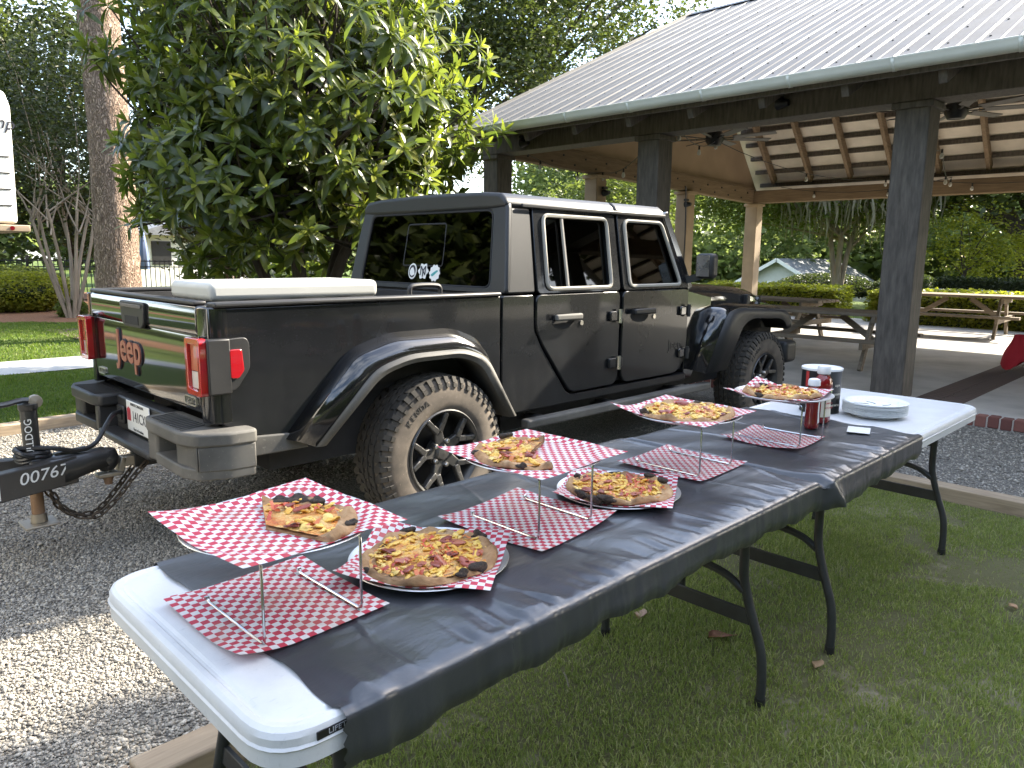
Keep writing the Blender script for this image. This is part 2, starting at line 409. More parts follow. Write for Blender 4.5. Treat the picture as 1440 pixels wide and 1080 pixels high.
# ================================================================ the ground
def _terrain():
    xs = [-300, -100, -40, -15, 0, 10, 20, 23, 26, 30, 34, 38, 42, 48, 56, 70, 100, 200, 400]; ys = list(range(-300, 401, 50)); V = []
    for x in xs:
        t = min(1, max(0, (x - 23) / 30)); V += [(x, y, -.03 - 2.6 * t * t * (3 - 2 * t)) for y in ys]
    n = len(ys); mb = MB(); mb.add(V, [(i * n + j, (i + 1) * n + j, (i + 1) * n + j + 1, i * n + j + 1) for i in range(len(xs) - 1) for j in range(n - 1)]); mb.sm = True
    tag(mb.build('ground', 'lawn_far', None, angle=180), kind='structure')
_terrain()
sheet('lawn', -9, 2.5, -14, -1.9, .0, 'lawn')
struct('gravel_lot', MB().add([(-9, -1.9, 0), (2.5, -1.9, 0), (2.5, -14, 0), (4.97, -14, 0), (4.97, 3.05, 0), (-9, 3.05, 0)], [(0, 1, 2, 3, 4, 5)]), 'gravel')
sheet('side_lawn', -9, 4.9, 3.1, 6.35, .0, 'lawn_far')
sheet('sidewalk', -40, 1.15, 6.35, 7.58, .012, 'walk_concrete')
sheet('mulch_bed', 1.2, 9.5, 3.12, 12.0, -.008, 'soil')
struct('mulch_border', MB().add([(-25, 15.6, -.01), (0, 14.9, -.01), (2.4, 13.0, -.01), (4, 11.5, -.01), (14, 12.2, -.01), (14, 26, -.01), (-25, 26, -.01)], [tuple(range(7))]), 'mulch')

def stones(n, area, smin, smax, keep=None):
    x = NR.uniform(area[0], area[1], n); y = NR.uniform(area[2], area[3], n)
    if keep is not None: k = keep(x, y); x, y = x[k], y[k]
    n = len(x); s = NR.uniform(smin, smax, n) * (1 + .8 * (NR.random(n) > .93)); a = NR.uniform(0, 2 * PI, n)
    o = np.array([(1, 0, 0), (0, 1, 0), (-1, 0, 0), (0, -1, 0), (.1, .1, 1), (-.1, 0, -1)], float)
    v = o[None] * np.stack([s, s * NR.uniform(.55, .95, n), s * NR.uniform(.4, .8, n)], 1)[:, None, :]
    v += NR.normal(size=v.shape) * (s * .16)[:, None, None]
    ca, sa = np.cos(a)[:, None], np.sin(a)[:, None]
    xx = v[..., 0] * ca - v[..., 1] * sa; yy = v[..., 0] * sa + v[..., 1] * ca
    V = np.stack([xx + x[:, None], yy + y[:, None], v[..., 2] + (s * NR.uniform(.0, .45, n))[:, None] + .001], -1).reshape(-1, 3)
    F = np.array([(0, 1, 4), (1, 2, 4), (2, 3, 4), (3, 0, 4), (1, 0, 5), (2, 1, 5), (3, 2, 5), (0, 3, 5)])
    return V, (np.arange(n)[:, None, None] * 6 + F[None]).reshape(-1, 3)
def near_cone(x, y, lo=-8, hi=90):      # only what stands in front of the photographer
    a = np.degrees(np.arctan2(y - CAM.y, x - CAM.x)); return (a > lo) & (a < hi)
parts = [stones(112000, (-2.7, -.2, -1.86, .9), .0035, .0082, near_cone), stones(24000, (-2.2, .6, .2, 3.0), .006, .010, near_cone), stones(14000, (2.6, 4.9, -3.6, -.2), .007, .011), stones(9000, (-.3, 2.5, -1.85, -.4), .007, .010)]
V = np.concatenate([p[0] for p in parts]); off = np.cumsum([0] + [len(p[0]) for p in parts[:-1]]); F = np.concatenate([p[1] + o for p, o in zip(parts, off)])
tag(meshobj('gravel_stones', fastmesh('gravel_stones', V, F), 'stone'), 'loose pale crushed stone covering the parking lot', 'gravel', kind='stuff')

def vnoise(x, y, k):
    return np.sin(x * k + 1.3 * np.sin(y * k * .7)) * np.cos(y * k * 1.1 + 1.7 * np.sin(x * k * .6 + 2))
def blades(n, area, h0, h1, wd, thin=None):
    x = NR.uniform(area[0], area[1], n); y = NR.uniform(area[2], area[3], n)
    if thin is not None: k = thin(x, y); x, y = x[k], y[k]
    n = len(x); h = NR.uniform(h0, h1, n) * (.75 + .35 * vnoise(x, y, 3.1)); a = NR.uniform(0, 2 * PI, n); b = NR.uniform(0, 2 * PI, n); ln = NR.uniform(.2, 1.1, n)
    ex, ey = np.cos(a) * wd, np.sin(a) * wd; bx, by = np.cos(b) * h * ln, np.sin(b) * h * ln; z0 = np.zeros(n)
    v = np.stack([np.stack([x - ex, y - ey, z0], 1), np.stack([x + ex, y + ey, z0], 1), np.stack([x - ex * .8 + bx * .35, y - ey * .8 + by * .35, h * .6], 1),
                  np.stack([x + ex * .8 + bx * .35, y + ey * .8 + by * .35, h * .6], 1), np.stack([x + bx, y + by, h * (1 - .3 * ln)], 1)], 1).reshape(-1, 3)
    k = np.arange(n)[:, None] * 5
    return v, np.concatenate([k + [0, 1, 3], k + [0, 3, 2], k + [2, 3, 4]], 0)
def thin_near(x, y):
    p = .97 - .9 * np.clip((vnoise(x, y, 2.3) + .6 * vnoise(x, y, 6.1) + .35 * vnoise(x, y, 15) - .30) * 1.9, 0, 1) * np.clip((x + .8) * .6, .6, 1)
    return (NR.random(len(x)) < p) & near_cone(x, y, -2, 70)
v, f = blades(215000, (-1.9, 2.46, -4.4, -1.95), .016, .042, .0017, thin_near)
tag(meshobj('grass', fastmesh('grass', v, f), 'blade'), 'short patchy green grass around the folding table legs', 'grass', kind='stuff')
v, f = blades(60000, (-3, 3.2, 3.12, 6.3), .03, .06, .004, lambda x, y: near_cone(x, y, 40, 84)); v2, f2 = blades(60000, (-2.5, 5, 7.62, 16), .03, .06, .006, lambda x, y: near_cone(x, y, 55, 84) & (y < 14.8 - x * .75))
tag(meshobj('lawn_grass', fastmesh('lawn_grass', np.concatenate([v, v2]), np.concatenate([f, f2 + len(v)])), 'blade_far'), 'sunlit mown lawn on both sides of the sidewalk', 'grass', kind='stuff')

# timber edging, one timber after another
def timber(p, q, label):
    (x0, y0), (x1, y1) = p, q; L = math.hypot(x1 - x0, y1 - y0); a = math.atan2(y1 - y0, x1 - x0)
    o = MB().box(0, L, -.06, .06, -.03, .085).build('landscape_timber', 'timber', None, .008, M=Matrix.Translation((x0, y0, 0)) @ Matrix.Rotation(a, 4, 'Z'))
    tag(o, label, 'timber', 'timbers edging the gravel lot')
timber((-4.2, -1.87), (-1.86, -1.88), 'grey weathered timber on the ground behind the white table end')
timber((-1.85, -1.86), (.6, -1.87), 'weathered timber edging the grass under the two tables'); timber((.61, -1.86), (2.48, -1.87), 'weathered timber edging the grass beside the front wheel of the pickup')
timber((2.55, -1.80), (2.55, -3.9), 'weathered timber between grass and gravel near the brick step'); timber((2.55, -3.91), (2.55, -6.3), 'weathered timber continuing the grass edge away from the tables')
timber((-4.2, 3.08), (-1.08, 3.06), 'timber edging the lawn, its sawn end showing beside a joint'); timber((-1.075, 3.09), (1.3, 3.09), 'sunlit timber edging the lawn behind the rear bumper of the pickup'); timber((1.31, 3.09), (3.8, 3.09), 'timber edging the planting bed below the broad leaved tree')

# fallen leaves and twigs on the grass
def dead_leaf(x, y, s, a, col, label):
    t = NT('dead_leaf'); t.set(col=col, rough=.7)
    mb = MB(); P = []
    for i, (u, w_) in enumerate([(0, .02), (.2, .2), (.45, .3), (.7, .22), (.9, .08), (1, .01)]):
        P.append([(u, -w_, .12 + .12 * math.sin(u * 3)), (u, 0, .05 + .08 * u), (u, w_, .16 + .1 * math.cos(u * 4))])
    mb.loft(P); mb.sm = True
    tag(mb.build('fallen_leaf', t.m, None, M=Matrix.Translation((x, y, .012)) @ Matrix.Rotation(a, 4, 'Z') @ Matrix.Scale(s, 4), solid=.015), label, 'leaf')
dead_leaf(-.10, -2.22, .085, .4, (.42, .28, .20), 'pale brown curled fallen leaf between the table legs')
dead_leaf(-.03, -2.49, .11, -.7, (.22, .10, .055), 'reddish brown fallen leaf lying behind a bent table leg')
dead_leaf(-.735, -2.06, .05, 1.2, (.52, .46, .36), 'small cream fallen leaf close under the tablecloth hem')
dead_leaf(.05, -2.86, .07, .1, (.30, .20, .11), 'narrow tan fallen leaf near the foot of the table leg')
dead_leaf(1.10, -3.25, .05, .8, (.36, .22, .12), 'tiny brown fallen leaf alone on the open grass')
for (x, y, L, a, lab) in ((-.66, -2.34, .09, .9, 'short bleached twig lying on the grass by the tablecloth'), (.42, -3.1, .06, .2, 'tiny pale twig on the open grass beyond the tables')):
    tag(MB().tube(curve([(x, y, .02), (x + L * .5 * math.cos(a), y + L * .5 * math.sin(a), .028), (x + L * math.cos(a), y + L * math.sin(a), .018)], 4), .0028, 6).build('twig', 'moss_grey'), lab, 'twig')

# ================================================================ the pavilion
EX, EZ = 4.65, 3.14; RX, RZ = 10.6, 5.95; BX, BZ = 13.75, 2.70   # eave, ridge, back eave
FS = (RZ - EZ) / (RX - EX); BS = (RZ - BZ) / (BX - RX); YL, YR = 4.48, -9.0
struct('pavilion_floor', MB().box(5.08, 15.2, -12, 5.2, -.05, .10), 'concrete', .01)
# brick step along the floor's edge: bricks set on edge, one object each
step = thing('brick_step', 'red brick edging course along the pavilion floor', 'step', (4.97, -3.5, 0))
MB().box(4.985, 5.079, -6.0, 4.4, -.03, .088).build('mortar_bed', 'mortar', step)
bm_ = MB().box(-.055, .055, -.041, .041, -.045, .055).mesh('brick', False)
for k in range(92):
    o = meshobj('brick', bm_, 'brick', step, Matrix.Translation((5.024 + random.uniform(-.003, .003), -4.6 + k * .096, .045 + random.uniform(-.003, .002))) @ Matrix.Rotation(random.uniform(-.02, .02), 4, 'Z'))
    md = o.modifiers.new('b', 'BEVEL'); md.width = .006; md.segments = 1
# brick band let into the floor
band = thing('brick_band', 'dark brick band crossing the concrete floor', 'paving', (5.1, -1.7, .1))
bb = MB().box(-.1, .1, -.047, .047, -.02, .006).mesh('brick', False); 
for k in range(72):
    for r in range(2): meshobj('brick', bb, 'paver', band, Matrix.Translation((5.3 + r * .0 + k * .105, -1.63 - r * .21, .1)) @ Matrix.Rotation(PI / 2, 4, 'Z'))

pav = thing('pavilion', 'open timber pavilion with ribbed metal roof and grey gutter', 'pavilion', (9.2, -2, 0))
def column(x, y, s, z0, z1, mat):
    c = MB().box(x - s / 2, x + s / 2, y - s / 2, y + s / 2, z0, z1).build('column', mat, pav, .012)
    MB().box(x - s / 2 - .03, x + s / 2 + .03, y - s / 2 - .03, y + s / 2 + .03, z1 - .06, z1 - .003).build('cap', mat, c, .006); return c
for y in (-7.2, -4.25, -1.315, 1.60, 4.34): column(5.40, y, .30, .09, 2.86, 'dark_wood')
for x, z in ((7.6, 2.76), (10.35, 2.68)): column(x, 4.28, .26, .09, z, 'column_tan')
for y in (4.28, -5.0): column(13.1, y, .27, .09, 2.60, 'column_tan')
MB().box(5.23, 5.57, YR, 4.5, 2.862, 3.20).build('front_beam', 'dark_wood', pav, .01)
MB().box(12.95, 13.25, YR, 4.42, 2.602, 2.86).build('back_beam', 'beam_wood_y', pav, .01)
MB().beam((5.58, 4.30, 2.98), (12.94, 4.30, 2.74), .16, .28).build('tie_beam', 'beam_wood', pav, .01)
for y in (-3.0,): MB().beam((5.58, -4.25, 3.0), (12.94, -4.25, 2.76), .16, .25).build('tie_beam', 'beam_wood', pav, .01)
# bolt heads along the end tie beam
bolt = MB().lathe([(.018, 0), (.016, .012), (0, .014)], 8, axis='y').mesh('bolt')
for k in range(26):
    x = 5.9 + k * .27; meshobj('bolt', bolt, 'black_plastic', pav, Matrix.Translation((x, 4.218, 2.97 - (x - 5.6) * .0326 + (.06 if k % 2 else -.06))) @ Matrix.Rotation(PI, 4, 'Z'))
# gable boarding
def roofz(x): return EZ + FS * (x - EX) if x < RX else BZ + BS * (BX - x)
MB().prism([(5.3, 3.12), (RX, RZ - .12), (13.2, 2.9), (13.0, 2.86)], lambda a, b, t: (a, 4.32 + .04 * t, b)).build('gable_panel', 'gable_board', pav)
MB().beam((5.58, 4.25, 3.13), (12.94, 4.25, 2.89), .04, .05).build('trim', 'beam_wood', pav)
# roof sheets: one ribbed panel after another, front and back slope
PW = .305
def panel(p, q):
    """ribbed sheet, 1 panel wide in y, running from eave p to ridge q (x,z)"""
    d = Vector((q[0] - p[0], 0, q[1] - p[1])); n = Vector((-d.z, 0, d.x)).normalized(); n = n if n.z > 0 else -n
    prof = [(0, 0), (.010, .014), (.024, .014), (.034, 0), (.165, 0), (.172, .006), (.182, .006), (.19, 0), (PW, 0)]
    mb = MB(); rails = []
    for y, h in prof: rails.append([tuple(Vector((p[0], -y, p[1])) + d * (i / 6) + n * h) for i in range(7)])
    mb.loft(rails); return mb.mesh('roof_panel', True, 20)
pf, pb = panel((EX - .07, EZ - .03), (RX, RZ)), panel((BX + .05, BZ - .05), (RX, RZ))
for me in (pf, pb): me.materials.append(MATS['roof_metal'])
screw = MB().lathe([(.010, 0), (.008, .007), (0, .009)], 6).mesh('screw'); nrm = Vector((-FS, 0, 1)).normalized(); RM = nrm.to_track_quat('Z', 'Y').to_matrix().to_4x4()
k = 0
while YL - k * PW > YR:
    y = YL - k * PW
    a = meshobj('roof_panel', pf, None, pav, Matrix.Translation((0, y, 0))); meshobj('roof_panel', pb, None, pav, Matrix.Translation((0, y, 0)))
    if k < 24:
        for j in range(6):
            t = (.12, .6, 1.5, 2.9, 4.3, 5.6)[j]; x = EX + t; meshobj('screw', screw, 'iron', a, Matrix.Translation(Vector((x, y - .075, EZ - .0 + FS * t)) + nrm * .003) @ RM)
    k += 1
MB().prism([(RX - .17, RZ - .05), (RX, RZ + .035), (RX + .17, RZ - .11), (RX, RZ + .028)], lambda a, b, t: (a, YL + .02 if t else YR, b)).build('ridge_cap', 'iron', pav)
MB().beam((EX - .06, YL + .012, EZ - .035), (RX, YL + .012, RZ + .004), .02, .09).build('rake_trim', 'roof_metal', pav); MB().beam((BX, YL + .012, BZ - .04), (RX, YL + .012, RZ - .004), .02, .09).build('rake_trim', 'roof_metal', pav)
# boarding seen from below, purlins, rafters
MB().beam((EX + .02, (YL + YR) / 2, EZ - .055), (RX, (YL + YR) / 2, RZ - .055), YL - YR - .05, .008).build('roof_lining', 'roof_under', pav); MB().beam((BX - .02, (YL + YR) / 2, BZ - .045), (RX, (YL + YR) / 2, RZ - .045), YL - YR - .05, .008).build('roof_lining', 'roof_under', pav)
for i in range(13):
    t = .04 + i * .078; x = BX + (RX - BX) * t; z = BZ + (RZ - BZ) * t - .085
    MB().beam((x, YR + .05, z), (x, 4.30, z), .095, .075).build('purlin', 'dark_wood', pav)
for i in range(10):
    t = .05 + i * .1; x = EX + (RX - EX) * t; z = EZ + (RZ - EZ) * t - .10
    MB().beam((x, YR + .05, z), (x, 4.30, z), .045, .08).build('purlin', 'dark_wood', pav)
y = 3.9
while y > YR + .3:
    MB().beam((13.2, y, BZ - .17 + BS * .5), (RX, y, RZ - .22), .07, .16).build('rafter', 'rafter_wood', pav, .006)
    MB().beam((EX + .05, y, EZ - .20), (RX, y, RZ - .22), .07, .14).build('rafter', 'dark_wood', pav, .006); y -= .80
# fascia and half-round gutter with brackets
MB().box(EX - .015, EX + .015, YR, YL, EZ - .17, EZ - .045).build('fascia', 'dark_wood', pav)
g = MB(); rails = []
for j in range(9):
    a = PI + PI * j / 8; rails.append([(EX - .085 + .068 * math.cos(a), yy, EZ - .055 + .085 * math.sin(a)) for yy in np.linspace(YR, YL, 24)])
rails = [[(EX - .163, yy, EZ - .042) for yy in np.linspace(YR, YL, 24)]] + rails
g.loft(rails); g.sm = True; gut = g.build('gutter', 'gutter_paint', pav, solid=.006)
MB().box(EX - .15, EX - .02, YL - .008, YL + .002, EZ - .13, EZ - .055).build('end_cap', 'gutter_paint', gut)
br = MB(); rl = []
for yy in (-.014, .014): rl.append([(EX - .085 + .076 * math.cos(PI + PI * j / 8), yy, EZ - .055 + .093 * math.sin(PI + PI * j / 8)) for j in range(9)])
br.loft(rl); brm = br.mesh('gutter_bracket', True)
y = 4.1
while y > YR: 
    o = meshobj('gutter_bracket', brm, 'gutter_paint', gut, Matrix.Translation((0, y, 0))); md = o.modifiers.new('s', 'SOLIDIFY'); md.thickness = .006
    y -= .91
# security lights fixed to the beams
for (x, y, z, lab) in ((5.18, 3.62, 2.98, 'small black floodlight under the gutter end by the leafy tree'), (5.18, -.05, 3.02, 'black floodlight on the front beam between two front posts'), (10.1, 4.10, 2.45, 'black floodlight on the tan end post of the pavilion'), (7.62, 4.10, 2.50, 'black floodlight on the end post behind the cab roof')):
    t = thing('floodlight', lab, 'floodlight', (x, y, z)); MB().box(x - .05, x + .05, y - .03, y + .03, z + .03, z + .07).build('bracket', 'iron', t, .005)
    MB().lathe([(.03, -.07), (.06, .05), (.055, .055), (0, .04)], 14, (x, y - .03, z - .03), 'y').build('lamp_head', 'iron', t)
# ceiling fans with many thin blades
def fan(x, y, z, lab, a0):
    t = thing('ceiling_fan', lab, 'fan', (x, y, z), 0, 'ceiling fans under the pavilion roof')
    MB().tube([(x, y, z + .1), (x, y, roofz(x) - .25)], .02, 8).build('downrod', 'iron', t)
    MB().lathe([(.02, -.13), (.10, -.12), (.14, -.05), (.14, .05), (.09, .11), (.03, .13)], 20, (x, y, z)).build('motor', 'iron', t)
    for k in range(8):
        a = a0 + k * PI / 4; c, s = math.cos(a), math.sin(a)
        b = MB().beam((x + c * .14, y + s * .14, z - .02), (x + c * .32, y + s * .32, z - .015), .03, .012).build('blade_arm', 'iron', t)
        MB().beam((x + c * .30, y + s * .30, z - .01), (x + c * .95, y + s * .95, z + .01), .115, .012, (-s * .25, c * .25, 1)).build('blade', 'roof_metal', t, .004)
fan(8.5, 2.63, 3.30, 'dark ceiling fan with pale blades near the gable end', .2); fan(8.7, -.72, 3.34, 'ceiling fan with pale blades behind the thick dark front post', .5)
# string lights
t_ = NT('bulb_glass'); t_.set(col=(.85, .84, .8), rough=.12, trans=.35, spec=.6)
def string(pts, nb, lab):
    P = []
    for a, b in zip(pts[:-1], pts[1:]):
        for i in range(9): u = i / 9; P.append(Vector(a).lerp(Vector(b), u) - Vector((0, 0, .22 * 4 * u * (1 - u) * (Vector(a) - Vector(b)).length / 4)))
    P.append(Vector(pts[-1])); t = thing('string_light', lab, 'string light', pts[0])
    MB().tube(P, .006, 5).build('cable', 'iron', t)
    for i in range(nb):
        q = P[int((i + .5) / nb * (len(P) - 1))]; k = MB().tube([q, q - Vector((0, 0, .055))], .014, 7).build('socket', 'iron', t)
        MB().lathe([(.012, -.052), (.022, -.07), (.03, -.10), (.022, -.125), (0, -.133)], 10, q).build('bulb', 'bulb_glass', t)
string([(5.62, 1.7, 2.98), (7.62, 4.15, 2.8), (5.62, 4.1, 2.95)], 5, 'drooping bulb string between dark front post and tan end posts')
string([(5.62, 1.5, 3.05), (8.5, 2.6, 3.25), (12.9, 1.2, 2.95), (12.9, -2.2, 2.92)], 7, 'bulb string looping from dark front post past the fan to back beam')
string([(5.62, -1.2, 3.05), (9.4, -.4, 2.95), (12.9, .4, 2.9), (12.9, 3.6, 2.9)], 7, 'bulb string running from thick front post to the back beam')

# ---- picnic tables ---------------------------------------------------------
def picnic(label):
    t = thing('picnic_table', label, 'picnic table', (0, 0, 0), 0, 'wooden picnic tables around the pavilion')
    for i in range(5): MB().box(-.36 + i * .147, -.36 + i * .147 + .135, -.95, .95, .645, .685).build('top_plank', 'old_board', t, .004)
    for x in (-.74, .60): 
        MB().box(x, x + .14, -.95, .95, .355, .395).build('bench_plank', 'old_board', t, .004)
    for y in (-.66, .66):
        MB().box(-.36, .36, y - .02, y + .02, .57, .644).build('cleat', 'old_board', t); MB().box(-.72, .72, y - .02, y + .02, .275, .354).build('cross_rail', 'old_board', t)
        for s in (-1, 1): MB().beam((s * .22, y + .042, .62), (s * .55, y + .042, 0.001), .04, .09, (1, 0, 0)).build('leg', 'old_board', t, .004)
        MB().beam((0, y * .94, .30), (0, y * .25, .62), .04, .07).build('brace', 'old_board', t)
    return t
p0 = picnic('dark picnic table in the shade beside the front bumper of the pickup')
def place(o, x, y, z, rz, s=1): o.location = (x, y, z); o.rotation_euler = (0, 0, rz); o.scale = (s, s, s)
p1 = copy_tree(p0); p1['label'] = 'picnic table with sunlit boards half hidden behind the dark shaded one'
p2 = copy_tree(p0); p2['label'] = 'sunlit picnic table along the clipped yellow-green hedge'
p3 = copy_tree(p0); p3['label'] = 'picnic table on the concrete with a red cloth bag at its end'
place(p0, 7.35, .15, .10, R(2)); place(p1, 9.6, 2.0, .10, R(-3)); place(p2, 13.0, .1, .06, R(3), 1.12); place(p3, 8.9, -2.72, .10, R(88))
red = NT('red_cloth'); red.set(col=(.42, .012, .02), rough=.8)
mb = MB(); rl = []
for j in range(9):
    z = j / 8; r = .17 * (1 - .55 * z) * (1 + .1 * math.sin(5 * z)); rl.append([(8.18 + r * math.cos(a) * (1 + .16 * math.sin(5 * a + 3 * z)), -1.83 + r * math.sin(a) * (1 + .2 * math.sin(3 * a + 1)), .20 + .36 * z - .06 * math.sin(3 * a) * (1 - z)) for a in np.linspace(0, 2 * PI, 25)])
mb.loft(rl); mb.sm = True; tag(mb.build('cloth_bag', red.m, None), 'crumpled red cloth bag hanging from the picnic table end', 'bag')

# ================================================================ the pickup
DUST = (.20, .19, .17)
dusty('paint', (.008, .008, .009), DUST, .03, .08, 1.0)
def _jp():
    t = NT('paint_dusty'); co = t.co(); a = t.noise(co, 1.7, 6, .6, .3); b = t.noise(t.co((1, 1, .35)), 14, 5, .65); sp = t.ramp(t.noise(co, 120, 2, .5), [(.64, (0,) * 3), (.72, (1,) * 3)])
    sx = t.n('SeparateXYZ'); t.l(co, sx.inputs[0]); low = t.math('MULTIPLY', t.math('SUBTRACT', 1.15, sx.outputs[2], True), 1.0, True)
    patch = t.ramp(a, [(.40, (0,) * 3), (.70, (1,) * 3)]); f = t.math('ADD', t.math('MULTIPLY', patch, .035), t.math('MULTIPLY', t.math('MULTIPLY', low, b), .13)); f = t.math('ADD', f, t.math('MULTIPLY', sp, .035)); f = t.math('ADD', f, .012, True)
    t.set(col=t.mix(f, (.0045, .005, .0062), (.165, .168, .17)), rough=t.math('ADD', .22, t.math('MULTIPLY', f, 1.6), True), spec=.22, coat=t.math('SUBTRACT', .55, t.math('MULTIPLY', f, 3.5), True), coatr=.05)
_jp()
dusty('hardtop', (.012, .0125, .014), DUST, .035, .42, 0); dusty('trim_plastic', (.011, .011, .012), (.22, .21, .19), .09, .45, 0, 5); dusty('trim_dirty', (.03, .03, .03), (.30, .28, .24), .48, .5, 0, 4)
dusty('tread', (.014, .014, .014), (.20, .17, .13), .35, .75, 0, 8); dusty('sidewall', (.03, .026, .022), (.25, .205, .16), .75, .8, 0, 6)
dusty('rim_metal', (.035, .036, .038), (.20, .18, .15), .25, .35, .3, 8, .5); plain('bright_metal', (.62, .6, .57), .3, metal=1)
dusty('seal', (.30, .28, .24), (.45, .42, .36), .8, .6, 0, 8); plain('interior', (.012, .012, .013), .8); plain('seat_fabric', (.02, .02, .02), .9)
glass('tint_glass', (.010, .012, .011)); glass('clear_glass', (.13, .15, .14)); plain('bed_liner', (.02, .02, .021), .8, bump=.5, bscale=150)
t_ = NT('red_lens'); t_.set(col=(.36, .008, .012), rough=.12, coat=1); t_ = NT('dark_red'); t_.set(col=(.14, .006, .010), rough=.15, coat=1)
t_ = NT('amber_lens'); t_.set(col=(.42, .13, .07), rough=.2, coat=1); t_ = NT('white_lens'); t_.set(col=(.55, .52, .48), rough=.15, coat=1)
t_ = NT('letter_red'); t_.set(col=(.36, .13, .09), rough=.35, metal=.3); t_ = NT('plate_white'); t_.set(col=(.72, .72, .70), rough=.4); t_ = NT('ink'); t_.set(col=(.02, .02, .03), rough=.5)
t_ = NT('plate_red'); t_.set(col=(.45, .03, .05), rough=.5); t_ = NT('teal_ink'); t_.set(col=(.05, .30, .30), rough=.5)

jeep = thing('pickup_truck', 'dusty black four-door pickup with boxy cab and open bed', 'truck', (1.5, 0, 0)); ZB = .012
J = jeep
def lean(z): return max(0, z - 1.21) * .19
def side(poly, yo, th, s): return MB().prism(poly, lambda a, b, t: (a, s * (yo - lean(b) - th * t), b))
def side_ring(o, i, yo, th, s): return MB().ring(o, i, lambda a, b, t: (a, s * (yo - lean(b) - th * t), b))
